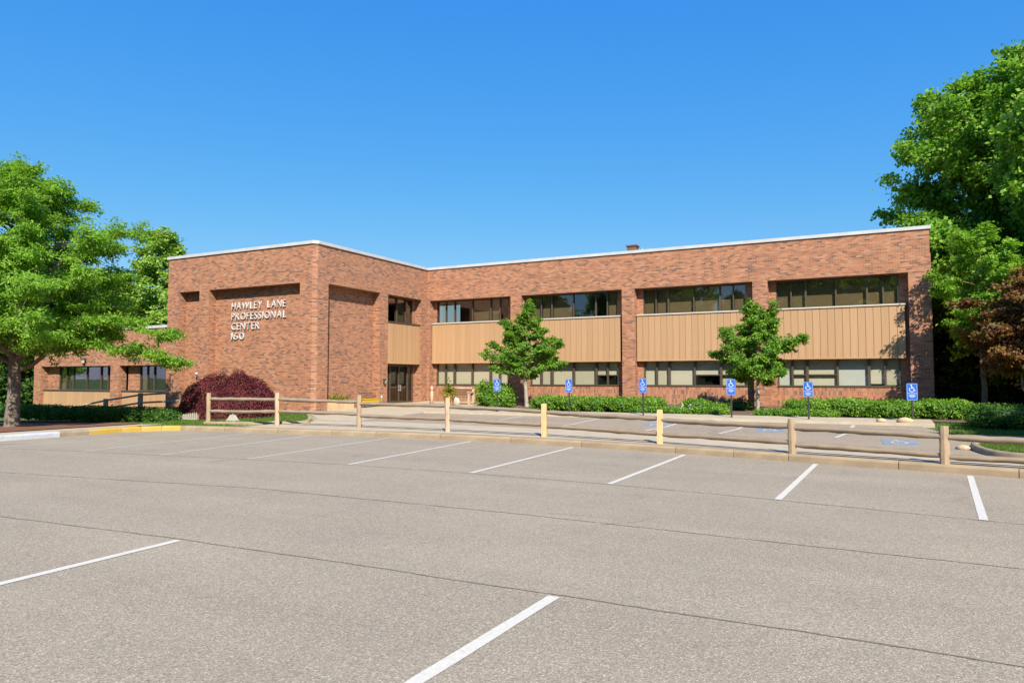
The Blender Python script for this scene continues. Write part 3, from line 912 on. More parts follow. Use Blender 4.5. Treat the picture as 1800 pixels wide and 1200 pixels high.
b = MB(); b.box(-46.36, -31.94, YL - 0.06, YL + 0.35, ZL - 0.02, ZL + 0.13); b.box(-46.36, -46.0, YL + 0.35, 44.06, ZL - 0.02, ZL + 0.128); b.build('low_coping', M['flash'], BLD)
b = MB(); b.box(-45.9, -31.94, 29.2, 29.35, LG, ZL - 0.4); b.box(-45.9, -31.94, YL + 0.72, 29.2, -0.3, -0.1); b.build('low_interior', M['plaster'], BLD)
for (p0, p1, w0, w1) in ((-45.55, -38.82, -44.45, -39.1), (-38.0, -32.0, -36.85, -32.15)):
    panel(WX, p0, p1, -0.55, 1.08, YL + 0.18, YL + 0.46, 0.24, 0)
    window(WX, w0, w1, 1.12, ZLS - 0.003, YL + 0.47, PAT, M['glass_up'], {0: 0.0, 2: 0.45, 4: 0.4} if w0 < -40 else {0: 0.0}, M['blind_up'], (), 0.075, (p0 - w0, p1 - w1, YL + 0.13, 1.082, 1.15, M['bronze']))

# rooftop vent
b = MB(); b.box(-11.45, -10.95, 36.0, 36.5, 7.8, 8.85); b.box(-11.5, -10.9, 35.95, 36.55, 8.85, 8.92)
vent = b.build('roof_vent', M['wood_dark'], BLD, uv=False)
b = MB(); b.tube([(-10.7, 36.3, 7.8), (-10.7, 36.3, 8.75)], 0.06, 8); b.build('vent_pipe', M['silver'], vent, uv=False)

# raised lettering on the tower
sign = thing('wall_lettering', 'white raised capital letters and street number on the blank brick tower recess', 'lettering', (-27.75, YT + D - 0.05, 3.7))
DG = bpy.context.evaluated_depsgraph_get


def glyph(ch):
    cu = bpy.data.curves.new('letter_curve', 'FONT'); cu.body = ch; cu.size = 1.0; cu.extrude = 0.06; cu.offset = -0.006; cu.resolution_u = 4
    o = bpy.data.objects.new('tmp', cu); COL.objects.link(o)
    dg = DG(); dg.update()
    me = bpy.data.meshes.new_from_object(o.evaluated_get(dg))
    bpy.data.objects.remove(o)
    co = np.array([v.co[:] for v in me.vertices]); lo = co.min(0); hi = co.max(0)
    me.transform(Matrix.Translation((-lo[0], 0, 0)))
    me.materials.clear(); me.materials.append(M['letter'])
    return me, hi[0] - lo[0], hi[1]


GL = {}
capH = None
for text, z0, width in (('HAWLEY LANE', 5.16, 3.52), ('PROFESSIONAL', 4.655, 3.56), ('CENTER', 4.175, 1.86), ('160', 3.70, 0.86)):
    for ch in text:
        if ch != ' ' and ch not in GL: GL[ch] = glyph(ch)
    cap = GL['H'][2] if 'H' in GL else 0.7
    sc = 0.34 / cap
    tot = sum(GL[c][1] if c != ' ' else 0.42 for c in text); gaps = len(text) - 1
    sx = sc * 1.0
    gap = 0.088
    sx = (width - gap * gaps) / tot
    x = -27.75
    for ch in text:
        if ch == ' ':
            x += 0.42 * sx + gap; continue
        me, w, h = GL[ch]
        link('letter', me, sign, loc=(x, YT + D - 0.045, z0), rot=(R(90), 0, 0), scale=(sx, sc, 0.4))
        x += w * sx + gap

# wall fittings
t_ = thing('wall_lantern', 'small dark wall lantern under the low wing roof above its window', 'lamp', (-41.12, YL - 0.02, 2.75))
b = MB(); b.box(-41.17, -41.07, YL - 0.03, YL + 0.001, 2.72, 2.98); b.tube([(-41.12, YL - 0.02, 2.95), (-41.12, YL - 0.14, 3.02), (-41.12, YL - 0.16, 2.98)], 0.014, 6)
b.build('bracket', M['steel'], t_, uv=False)
b = MB(); b.lathe((-41.12, YL - 0.16, 2.70), [(0.05, 0), (0.085, 0.02), (0.10, 0.19), (0.085, 0.21)], 6, smooth=False); b.build('lamp_glass', M['white_plastic'], t_, uv=False)
b = MB(); b.lathe((-41.12, YL - 0.16, 2.91), [(0.125, 0), (0.06, 0.06), (0.02, 0.10)], 6, smooth=False); b.lathe((-41.12, YL - 0.16, 2.66), [(0.03, 0), (0.07, 0.035)], 6); b.build('lamp_cap', M['steel'], t_, uv=False)
t_ = thing('wall_light', 'round silver wall light on the tower pier above the dark red bush', 'lamp', (-29.55, YT + D, 2.0))
b = MB(lambda x, y, z: (-30.0 + x, YT + D - y, 2.04 + z)); b.lathe((0, 0, 0), [(0.10, 0.0), (0.11, 0.05), (0.105, 0.12), (0.06, 0.15)], 14)
b.build('housing', M['steel'], t_, uv=False)
b = MB(); bm_pts = [(0.02, 0.12), (0.075, 0.09), (0.10, 0.04), (0.095, 0.0), (0.05, -0.06)]
b.lathe((-30.0, YT + D - 0.16, 2.02), [(r, z) for r, z in bm_pts], 14); b.build('dome', M['silver'], t_, uv=False)
t_ = thing('intercom_box', 'small grey intercom box on the brick pier beside the entrance door', 'intercom', (XR + 0.02, 29.05, 1.55))
b = MB(); b.box(XR - 0.001, XR + 0.09, 28.93, 29.07, 1.52, 1.80); b.build('housing', M['steel'], t_, uv=False)
b = MB(); b.box(XR + 0.091, XR + 0.10, 28.955, 29.045, 1.55, 1.70); b.build('keypad', M['silver'], t_, uv=False)
b = MB(); b.box(XR - 0.001, XR + 0.04, 29.13, 29.20, 1.63, 1.75); b.build('card_reader', M['white_plastic'], t_, uv=False)

# ------------------------------------------------------------------ split-rail fence
FP = [(-21.51, 17.89, 1.29), (-18.58, 18.34, 1.31), (-15.11, 18.52, 1.27), (-11.57, 18.38, 1.22), (-8.24, 18.19, 1.10), (-4.78, 17.61, 1.02), (-1.57, 16.67, 0.92), (1.24, 16.0, 0.89), (4.15, 15.45, 0.88), (7.3, 14.9, 0.9)]
FR = [((1.07, .63), (1.07, .66)), ((1.09, .66), (1.04, .63)), ((.98, .59), (.98, .58)), ((.94, .56), (.88, .51)), ((.86, .47), (.80, .41)), ((.77, .40), (.75, .40)), ((.73, .36), (.69, .31)), ((.68, .30), (.66, .30)), ((.66, .30), (.68, .31))]
fence = thing('rail_fence', 'low weathered wooden split-rail fence standing along the kerb', 'fence', (-8.2, 17.9, 0.16))
pm = ['wood_grey', 'wood_pink', 'wood_grey', 'wood_pink', 'wood_new', 'wood_new', 'wood_grey', 'wood_grey', 'wood_grey', 'wood_grey']
rr = random.Random(3)
for i, (x, y, z) in enumerate(FP):
    b = MB(); h = z - 0.10
    n = 8 if pm[i] != 'wood_new' else 4
    rad = 0.085 if n == 8 else 0.105
    prof = []; k = 9
    ph = rr.uniform(0, 6)
    lx, ly = rr.uniform(-0.02, 0.02), rr.uniform(-0.015, 0.015)
    v = []
    for j in range(k + 1):
        f = j / k
        r = rad * (1 + (0.06 * math.sin(f * 7 + ph) if n == 8 else 0.0)) * (0.93 if j == k else 1)
        for a in range(n):
            an = 2 * math.pi * (a + 0.5) / n + 0.25
            q = r * (1 + (rr.uniform(-0.05, 0.05) if n == 8 else 0))
            v.append((q * math.cos(an) + lx * f, q * 0.85 * math.sin(an) + ly * f, h * f))
    b.add(v, [(j * n + a, j * n + (a + 1) % n, (j + 1) * n + (a + 1) % n, (j + 1) * n + a) for j in range(k) for a in range(n)])
    b.add(v[-n:], [list(range(n))])
    lab = {4: 'newer yellow square-cut fence post', 5: 'newer yellow square-cut fence post'}.get(i)
    link('post', b.mesh('post', M[pm[i]], uv=False), fence, loc=(x, y, 0.10), rot=(0, 0, rr.uniform(-0.2, 0.2)), label=lab)
for i, ((a0, a1), (c0_, c1_)) in enumerate(FR):
    p, q = FP[i], FP[i + 1]
    for za, zb in ((a0, c0_), (a1, c1_)):
        L = math.dist(p[:2], q[:2]); b = MB(); k = 12; pts = []; rad = []
        sag = rr.uniform(-0.02, 0.012); off = rr.uniform(-0.015, 0.015)
        for j in range(k + 1):
            f = j / k
            pts.append((f * L, off * math.sin(f * 5) + rr.uniform(-0.006, 0.006), sag * math.sin(math.pi * f) + rr.uniform(-0.006, 0.006)))
            rad.append((0.062 + rr.uniform(-0.008, 0.008)) * (0.7 if j in (0, k) else 1))
        b.tube(pts, rad, 8, wob=0.16, rnd=rr)
        link('rail', b.mesh('rail', M['wood_rail'], uv=False), fence, loc=(p[0], p[1] + 0.01, za), rot=(0, -math.atan2(zb - za, L), math.atan2(q[1] - p[1], q[0] - p[0])))

# handrail climbing to the tower along the ramp
hr = thing('ramp_handrail', 'brown wooden two-rail handrail climbing past the low wing to the tower', 'handrail', (-34, 23, 0.0))
HP = [(-38.1, 23.1, -0.35, 0.36), (-35.45, 23.1, -0.15, 0.74), (-32.7, 23.1, 0.05, 1.06), (-29.75, 23.1, 0.30, 1.21)]
for i, (x, y, z0, z1) in enumerate(HP):
    w = 0.085 if i < 3 else 0.045
    b = MB(); b.box(x - w, x + w, y - w, y + w, z0 - 0.2, z1 + (0.03 if i < 3 else 0)); b.build('post', M['wood_hand'], hr, uv=False)
tops = [(-40.3, 23.1, 0.13)] + [(x, y, z1 - 0.06) for x, y, z0, z1 in HP]
for dz, st in ((0, 0), (-0.40, 1)):
    pp = tops[st:]
    for a, c in zip(pp[:-1], pp[1:]):
        b = MB(); b.tube([(a[0], a[1], a[2] + dz), (c[0], c[1], c[2] + dz)], 0.05, 6); b.build('rail', M['wood_hand'], hr, uv=False)
b = MB(); v = [(-42, 23.3, -0.45), (-29.6, 23.3, 0.42), (-29.6, 24.6, 0.42), (-42, 24.6, -0.45)]
b.add(v + [(p[0], p[1], p[2] - 0.6) for p in v], [(0, 1, 2, 3), (4, 7, 6, 5), (0, 4, 5, 1), (1, 5, 6, 2), (2, 6, 7, 3), (3, 7, 4, 0)])
b.build('ramp', M['concrete'], uv=False, kind='structure')

# ------------------------------------------------------------------ accessible parking signs
SG = [(-13.70, 1.79, .50, 'leftmost blue accessible parking sign, before the light green shrub'), (-10.52, 1.79, .52, 'blue accessible parking sign at the left end of the long clipped hedge'),
      (-7.56, 1.81, .53, 'blue accessible parking sign before the brick pillar between the two young trees'), (-4.38, 1.79, .56, 'blue accessible parking sign just left of the right young tree trunk'),
      (-1.88, 1.70, .50, 'blue accessible parking sign just right of the right young tree'), (1.15, 1.66, .54, 'rightmost blue accessible parking sign before the corner pillar')]
rs = random.Random(9)
for x, zt_, h, lab in SG:
    y = 25.55; g = zup(x, y) + 0.08
    t_ = thing('parking_sign', lab, 'sign', (x, y, g), 'accessible parking signs along the walk')
    b = MB(); b.box(x - 0.022, x + 0.022, y, y + 0.02, g - 0.25, zt_ - 0.06); b.box(x - 0.03, x + 0.03, y + 0.02, y + 0.028, g - 0.25, zt_ - 0.06)
    b.build('post', M['steel'], t_, uv=False)
    w = 0.305; yaw = rs.uniform(-0.08, 0.10)
    fn = lambda px, py, pz: (px, -pz, py)              # plate drawn in x,y facing -Y
    def rrect(hw, y0, y1, r, n=5):
        o = []
        for cx_, cy_, a0_ in ((hw - r, y1 - r, 0), (-hw + r, y1 - r, 90), (-hw + r, y0 + r, 180), (hw - r, y0 + r, 270)):
            o += [(cx_ + r * math.cos(R(a0_ + 90 * k / n)), cy_ + r * math.sin(R(a0_ + 90 * k / n))) for k in range(n + 1)]
        return o
    b = MB(fn); b.prism(rrect(w / 2, -h, 0, 0.035), 0, 0.004)
    plate = link('plate', b.mesh('plate', M['blue_sign'], uv=False), t_, loc=(x, y - 0.003, zt_), rot=(0, 0, yaw))
    b = MB(fn)
    o_ = rrect(w / 2 - 0.012, -h + 0.012, -0.012, 0.028); i_ = rrect(w / 2 - 0.018, -h + 0.018, -0.018, 0.024); n = len(o_)
    b.add([(p[0], p[1], 0.0055) for p in o_] + [(p[0], p[1], 0.0055) for p in i_], [(k, (k + 1) % n, n + (k + 1) % n, n + k) for k in range(n)])
    wb = MB(); wheelchair(wb, 0.25, 0.0055)
    b.add([(p[0], p[1] - 0.165, p[2]) for p in wb.v], wb.f)
    b.box(-w / 2 + 0.022, w / 2 - 0.022, -0.325, -0.313, 0.004, 0.0057)
    for k in range(3):
        yy = -0.36 - k * 0.035; hw_ = (0.075, 0.10, 0.055)[k]
        if yy - 0.014 > -h + 0.03: b.box(-hw_, hw_, yy - 0.014, yy, 0.004, 0.0057)
    link('symbol', b.mesh('symbol', M['white_sign'], uv=False), plate)

# ------------------------------------------------------------------ vegetation generators
def kites(P, U, Vd, L, Wd, fold=0.12):
    """leaf quads: P base, U unit along leaf, Vd unit across"""
    Nn = np.cross(U, Vd)
    a = P; c = P + U * L[:, None]
    m = P + U * (L * 0.45)[:, None] + Nn * (L * fold)[:, None]
    b = m + Vd * Wd[:, None] / 2; d = m - Vd * Wd[:, None] / 2
    V = np.stack([a, b, c, d], 1).reshape(-1, 3)
    return V, np.arange(len(P) * 4).reshape(-1, 4)


def unit(a):
    return a / (np.linalg.norm(a, axis=-1, keepdims=True) + 1e-9)


def leaf_dirs(n, r, upb=0.8, droop=0.0, outward=None, ob=0.0):
    nn = unit(r.normal(size=(n, 3)) + np.array([0, 0, upb]) + (outward * ob if outward is not None else 0))
    u = r.normal(size=(n, 3)) + np.array([0, 0, -droop]) + (outward * 0.6 if outward is not None else 0)
    u = unit(u - nn * (u * nn).sum(1, keepdims=True))
    return u, np.cross(nn, u)


def profile_r(prof, z):
    return np.interp(z, [p[0] for p in prof], [p[1] for p in prof])


def make_tree(name, label, base, prof, trunk_r, fork, top, n1, n2, l2, nleaf, sig, leaf, aspect, leafm, barkm, seed,
              rise=0.5, flat=0.55, upb=0.8, droop=0.2, group=None, trunk_pts=None, extra=(), lobes=0.16, squash=1.0, cat='tree', zbias=1.0, inner=0.35, spike=0.7, spread=0.8):
    """tapered trunk, limbs that reach the crown profile, side shoots, leaves set along the shoots"""
    r = np.random.default_rng(seed); rp = random.Random(seed)
    root = thing(name, label, cat, base, group)
    tb = MB(); lb = MB()
    tp = trunk_pts or [(0, 0, -0.25), (0.02, 0.0, 0.15), (0.05, 0.02, fork * 0.5), (0.0, 0.05, fork), (0.1, 0.0, fork + (top - fork) * 0.45), (0.02, -0.08, top)]
    tr = [trunk_r * 1.55, trunk_r * 1.18, trunk_r * 0.95, trunk_r * 0.88, trunk_r * 0.45, 0.015]
    if len(tp) != len(tr): tr = list(np.interp(np.linspace(0, 1, len(tp)), np.linspace(0, 1, len(tr)), tr))
    fine = []; fr = []
    for i in range(len(tp) - 1):
        for k in range(3):
            f = k / 3
            fine.append(Vector(tp[i]).lerp(Vector(tp[i + 1]), f) + Vector((rp.uniform(-1, 1), rp.uniform(-1, 1), 0)) * trunk_r * 0.06); fr.append(tr[i] + (tr[i + 1] - tr[i]) * f)
    fine.append(Vector(tp[-1])); fr.append(tr[-1])
    tb.tube(fine, fr, 10, wob=0.07, rnd=rp)
    tz = np.array([p.z for p in fine]); txy = np.array([[p.x, p.y] for p in fine])
    z0, z1 = prof[0][0], prof[-1][0]
    ph = r.uniform(0, 6.28, 4)
    limbs = []
    zs = np.linspace(0, 1, 200); w = profile_r(prof, z0 + (z1 - z0) * zs) + 0.25 * max(p[1] for p in prof); cdf = np.cumsum(w) / w.sum()
    for i in range(n1):
        u = (i + r.random()) / n1
        ze = z0 + (z1 - z0) * np.interp(u, cdf, zs)
        az = i * 2.39996 + r.uniform(-0.5, 0.5)
        rad = profile_r(prof, ze) * (1 + lobes * (np.sin(2 * az + ph[0] + ze) + 0.7 * np.sin(3 * az + ph[1] - 1.3 * ze)) / 1.4) * (r.uniform(0.86, 1.06) if i % 3 else r.uniform(inner, 0.8))
        zs_ = max(fork * r.uniform(0.85, 1.1), ze - rise * rad * r.uniform(0.6, 1.3)); zs_ = min(zs_, top * 0.95)
        sx = np.interp(zs_, tz, txy[:, 0]); sy = np.interp(zs_, tz, txy[:, 1])
        end = np.array([rad * math.cos(az), rad * math.sin(az) * squash, ze])
        limbs.append(([np.array([sx, sy, zs_])], end))
    Ps = []; Os = []
    polys = []
    for st, end in limbs:
        s = st[0]; mid = (s + end) / 2 + np.array([0, 0, 0.10 * np.linalg.norm(end - s)]) + r.normal(0, 0.06, 3) * np.linalg.norm(end - s)
        pts = [((1 - t) ** 2) * s + 2 * t * (1 - t) * mid + t * t * end + r.normal(0, 0.012, 3) * np.linalg.norm(end - s) * (0 < t < 1) for t in np.linspace(0, 1, 8)]
        polys.append((pts, None))
    for e in extra:
        polys.append(([np.array(p, float) for p in e], 1))
    for pts, ex in polys:
        ln = sum(np.linalg.norm(pts[i + 1] - pts[i]) for i in range(len(pts) - 1))
        r0 = (trunk_r * 0.19 + 0.008 * ln) if not ex else trunk_r * 0.42
        lb.tube([tuple(p) for p in pts], list(np.linspace(r0, 0.008, len(pts))), 6, caps=False)
        pa = np.array(pts); out = unit(pa[-1] - pa[0])
        m = n2 if not ex else int(n2 * 2.6)
        for j in range(m):
            t = 1.0 if j == 0 else r.uniform(0.3, 1.0) ** 0.8
            f = t * (len(pts) - 1); k = min(int(f), len(pts) - 2); o = pa[k] + (pa[k + 1] - pa[k]) * (f - k)
            d = out * spike + r.normal(0, spread, 3); d[2] *= flat; d[2] += 0.12
            d = unit(d); L = l2 * r.uniform(0.5, 1.15) * (1.15 - 0.5 * t)
            e2 = o + d * L - np.array([0, 0, droop * 0.25 * L])
            if j % 2 == 0: lb.tube([tuple(o), tuple((o + e2) / 2 + np.array([0, 0, 0.05 * L])), tuple(e2)], [0.014, 0.010, 0.004], 3, caps=False)
            q = r.random(nleaf) ** 0.75
            off = r.normal(0, 1, (nleaf, 3)); off[:, 2] *= flat
            Ps.append(o + (e2 - o) * q[:, None] + off * (sig * (1.1 - 0.6 * q))[:, None]); Os.append(np.repeat(d[None], nleaf, 0))
    P = np.concatenate(Ps); O = np.concatenate(Os); n = len(P)
    rad_ = unit(P - np.array([0, 0, z0 + 0.45 * (z1 - z0)]))
    u, vv = leaf_dirs(n, r, upb, droop, rad_, 0.8)
    L = leaf * r.uniform(0.65, 1.3, n)
    V, F = kites(P, u, vv, L, L * aspect)
    tint = np.clip(r.normal(0.5, 0.2, n) + np.repeat(r.normal(0, 0.13, len(Ps)), nleaf), 0, 1)
    link('trunk', tb.mesh('trunk', barkm, uv=False), root, loc=base)
    link('branches', lb.mesh('branches', barkm, uv=False), root, loc=base)
    link('crown', np_mesh('crown', V, F, leafm, tint), root, loc=base)
    return root


def copy_tree(src, name, label, base, yaw, sc, group=None):
    root = thing(name, label, 'tree', base, group)
    for ch in src.children:
        o = ch.copy(); COL.objects.link(o); o.parent = root
        o.matrix_parent_inverse = Matrix.Identity(4); o.location = (0, 0, 0)
        o.rotation_euler = (0, 0, yaw); o.scale = sc
    return root


def ell_shell(c, rx, ry, rz, dens, r, zmin=-0.3, lump=0.08):
    area = 4 * math.pi * ((rx * ry) ** 1.6 / 3 + (rx * rz) ** 1.6 / 3 + (ry * rz) ** 1.6 / 3) ** (1 / 1.6)
    n = int(area * dens)
    d = unit(r.normal(size=(n, 3))); d = d[d[:, 2] > zmin]; n = len(d)
    p = np.sign(d) * np.abs(d) ** 0.72
    p = p / np.maximum(1e-6, (np.abs(p) ** 2.6).sum(1, keepdims=True) ** (1 / 2.6))
    ph = r.uniform(0, 6.28, 3)
    l = 1 + lump * (np.sin(5 * p[:, 0] * rx + ph[0]) * np.sin(4.3 * p[:, 1] * ry + ph[1]) + 0.6 * np.sin(7 * p[:, 0] * rx + 5 * p[:, 2] + ph[2])) + r.normal(0, 0.035, n)
    return np.array(c) + p * np.array([rx, ry, rz]) * l[:, None], unit(d / np.array([rx, ry, rz]))


def shrub(name, label, base, blobs, leafm, leaf=0.07, aspect=0.6, dens=420, seed=1, cat='hedge', group=None, upb=0.3, droop=0.0, inner=True, lump=0.08, stems=False):
    """clipped shrub row: blobs = (dx, dy, dz, rx, ry, rz) relative to base"""
    r = np.random.default_rng(seed)
    root = thing(name, label, cat, base, group)
    Ps = []; Ns = []; core = MB()
    for (dx, dy, dz, rx, ry, rz) in blobs:
        p, nn = ell_shell((dx, dy, dz), rx, ry, rz, dens, r, -0.75, lump)
        Ps.append(p); Ns.append(nn)
        p2, n2 = ell_shell((dx, dy, dz), rx * 0.9, ry * 0.9, rz * 0.9, dens * 0.6, r, -0.75, lump)
        Ps.append(p2); Ns.append(n2)
        vs = []; fs = []
        for i in range(7):
            a = math.pi * (i / 6 - 0.5)
            for j in range(12):
                t = 2 * math.pi * j / 12
                ex, ey, ez = math.cos(a) * math.cos(t), math.cos(a) * math.sin(t), math.sin(a)
                s = (abs(ex) ** 2.6 + abs(ey) ** 2.6 + abs(ez) ** 2.6) ** (-1 / 2.6) * 0.82
                vs.append((dx + ex * rx * s, dy + ey * ry * s, dz + ez * rz * s))
        fs = [(i * 12 + j, i * 12 + (j + 1) % 12, (i + 1) * 12 + (j + 1) % 12, (i + 1) * 12 + j) for i in range(6) for j in range(12)]
        core.add(vs, fs, 0, True)
    P = np.concatenate(Ps); Nn = np.concatenate(Ns); n = len(P)
    keep = P[:, 2] > -0.02; P = P[keep]; Nn = Nn[keep]; n = len(P)
    nn = unit(Nn * 0.9 + r.normal(0, 0.75, (n, 3)) + np.array([0, 0, upb]))
    u = r.normal(size=(n, 3)) + Nn * 0.9 + np.array([0, 0, 0.4 - droop]); u = unit(u - nn * (u * nn).sum(1, keepdims=True))
    L = leaf * r.uniform(0.6, 1.35, n)
    V, F = kites(P, u, np.cross(nn, u), L, L * aspect)
    link('twigs', core.mesh('twigs', M['bark_brown'] if not inner else leafm, uv=False), root, loc=base)
    link('foliage', np_mesh('foliage', V, F, leafm, np.clip(r.normal(0.5, 0.24, n), 0, 1)), root, loc=base)
    return root


# ------------------------------------------------------------------ hedges and shrubs
def row(x0, x1, y, ry, rz, n, seed, zc=None):
    q = random.Random(seed); w = (x1 - x0) / n; o = []
    for i in range(n):
        o.append((x0 + w * (i + 0.5) + q.uniform(-0.1, 0.1), y + q.uniform(-0.12, 0.12), (zc or rz * 0.92) + q.uniform(-0.03, 0.03), w * 0.62, ry * q.uniform(0.9, 1.1), rz * q.uniform(0.93, 1.07)))
    return o


gz = lambda x, y: zup(x, y)
shrub('clipped_hedge', 'long bright green clipped hedge between the two young trees', (-9.6, 28.1, gz(-9.6, 28.1)), row(-3.45, 2.15, 0, 0.85, 0.31, 5, 1), M['leaf_hedge'], 0.075, seed=1, lump=0.13)
shrub('low_hedge', 'low green ground-cover hedge along the walk left of the right young tree', (-6.6, 27.1, gz(-6.6, 27.1)), row(-1.9, 1.9, -0.05, 0.42, 0.17, 5, 2) + [(0.55, 0.5, 0.3, 0.6, 0.5, 0.32), (1.3, 0.45, 0.24, 0.5, 0.4, 0.26)], M['leaf_hedge'], 0.065, seed=2)
shrub('clipped_hedge', 'bright green clipped hedge before the rightmost window bay', (0.4, 28.2, gz(0.4, 28.2)), row(-3.1, 2.45, 0, 0.95, 0.33, 4, 4), M['leaf_hedge'], 0.075, seed=4, lump=0.13)
shrub('low_hedge', 'low green ground-cover hedge right of the right young tree', (-2.6, 27.0, gz(-2.6, 27.0)), row(-1.25, 1.5, -0.05, 0.38, 0.16, 4, 6), M['leaf_hedge'], 0.065, seed=6)
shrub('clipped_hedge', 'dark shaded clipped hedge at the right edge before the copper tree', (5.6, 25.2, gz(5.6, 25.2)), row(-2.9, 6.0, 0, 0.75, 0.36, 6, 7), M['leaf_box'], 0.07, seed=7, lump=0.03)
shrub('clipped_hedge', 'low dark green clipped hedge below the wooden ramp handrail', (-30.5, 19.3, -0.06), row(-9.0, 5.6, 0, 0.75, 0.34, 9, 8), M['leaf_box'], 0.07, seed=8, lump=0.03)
shrub('leafy_shrub', 'light green loose shrub behind the leftmost parking sign', (-15.35, 29.0, gz(-15.35, 29.0)), [(-0.55, 0, 0.75, 0.62, 0.6, 0.45), (-0.05, 0.1, 0.6, 0.6, 0.6, 0.48), (-0.3, -0.25, 0.35, 0.8, 0.6, 0.38), (0.3, -0.2, 0.33, 0.42, 0.45, 0.34)], M['leaf_hedge'], 0.13, 0.42, 170, seed=9, cat='shrub', lump=0.16)
shrub('small_shrub', 'small dark bluish plant at the brick base left of the right young tree', (-4.9, 30.2, gz(-4.9, 30.2)), [(0, 0, 0.2, 0.55, 0.4, 0.25)], M['leaf_dark'], 0.09, 0.5, 260, seed=10, cat='shrub')
# white flowers at the low hedge
r = np.random.default_rng(21); n = 46
t_ = thing('white_flowers', 'small cluster of white flowers at the hedge end beside the third parking sign', 'flowers', (-6.35, 26.8, 0.5))
P = np.concatenate([np.array(c) + r.normal(0, 0.03, (9, 3)) for c in ((-6.75, 26.75, 0.62), (-6.5, 26.8, 0.66), (-6.38, 26.75, 0.8), (-6.15, 26.8, 0.66), (-6.1, 26.78, 0.82))])
u, vv = leaf_dirs(len(P), r, 0.3); V, F = kites(P, u, vv, np.full(len(P), 0.07), np.full(len(P), 0.05))
link('petals', np_mesh('petals', V, F, M['flower'], r.random(len(P))), t_)
b = MB()
for c in ((-6.75, 26.75), (-6.5, 26.8), (-6.38, 26.75), (-6.15, 26.8), (-6.1, 26.78)): b.tube([(c[0], c[1], 0.4), (c[0], c[1], 0.7)], 0.008, 4)
b.build('stems', M['leaf_dark'], t_, uv=False)

# weeping dark red bush
r = np.random.default_rng(31); base = (-24.05, 21.0, 0.12)
t_ = thing('red_weeping_bush', 'large domed dark red weeping bush before the brick tower', 'bush', base)
n = 80000
d = unit(r.normal(size=(n, 3))); d = d[d[:, 2] > -0.12]; n = len(d)
az = np.arctan2(d[:, 1], d[:, 0])
RX, RY, RZ = 2.05, 1.6, 1.80
bump_ = 1 + 0.06 * np.sin(3 * az + 0.4 + 2 * d[:, 2]) + 0.05 * np.sin(5 * az + 1.0 + 3 * d[:, 2]) + 0.05 * np.sin(9 * az + 6 * d[:, 2]) + 0.025 * np.sin(17 * az - 4 * d[:, 2]) + r.normal(0, 0.018, n)
lay = np.where(r.random(n) < 0.65, 1.0, r.uniform(0.72, 1.0, n))
pz = np.clip(d[:, 2], -0.1, 1)
pp = np.sign(d) * np.abs(d) ** 0.86; pp /= (np.abs(pp) ** 2.25).sum(1, keepdims=True) ** (1 / 2.25)
P = pp * np.array([RX, RY, RZ]) * (bump_ * lay)[:, None] + np.array([0.0, 0, 0.0])
P[:, 0] += 0.12 * np.clip(P[:, 2], 0, 3)                      # leans to the right
nrm = unit(d / np.array([RX, RY, RZ]))
down = np.array([0, 0, -1.0]) - nrm * (nrm @ np.array([0, 0, -1.0]))[:, None]
u = unit(down + nrm * 0.15 + r.normal(0, 0.28, (n, 3))); nn = unit(nrm + r.normal(0, 0.45, (n, 3))); nn = unit(nn - u * (nn * u).sum(1, keepdims=True))
L = r.uniform(0.06, 0.14, n); V, F = kites(P, u, np.cross(nn, u), L, L * 0.16 + 0.012, 0.05)
V[:, 2] = np.maximum(V[:, 2], -0.05)
tint = np.clip(0.5 + r.normal(0, 0.22, n) + 0.2 * np.sin(7 * az + 9 * d[:, 2]), 0, 1)
link('foliage', np_mesh('foliage', V, F, M['leaf_red'], tint), t_, loc=base)
b = MB(); rp = random.Random(4)
for k in range(22):
    a = rp.uniform(0, 6.28); q = rp.uniform(0.6, 0.95)
    b.tube([(0.2, 0, 0), (0.5 + 0.2 * math.cos(a), 0.2 * math.sin(a), 0.8), (0.45 + RX * 0.5 * q * math.cos(a), RY * 0.5 * q * math.sin(a), 1.35 * q), (0.2 + RX * 0.85 * q * math.cos(a), RY * 0.85 * q * math.sin(a), 0.7)], [0.06, 0.045, 0.025, 0.01], 5)
link('branches', b.mesh('branches', M['bark_brown'], uv=False), t_, loc=base)
b = MB(); b.lathe((0.15, 0, 0), [(0.4, -0.1), (1.35, 0.15), (1.3, 0.7), (0.95, 1.15), (0.3, 1.4)], 14)
for i, v_ in enumerate(b.v): b.v[i] = (v_[0] * 1.25, v_[1] * 0.8, v_[2])
link('inner_twigs', b.mesh('inner_twigs', M['leaf_red'], uv=False), t_, loc=base)

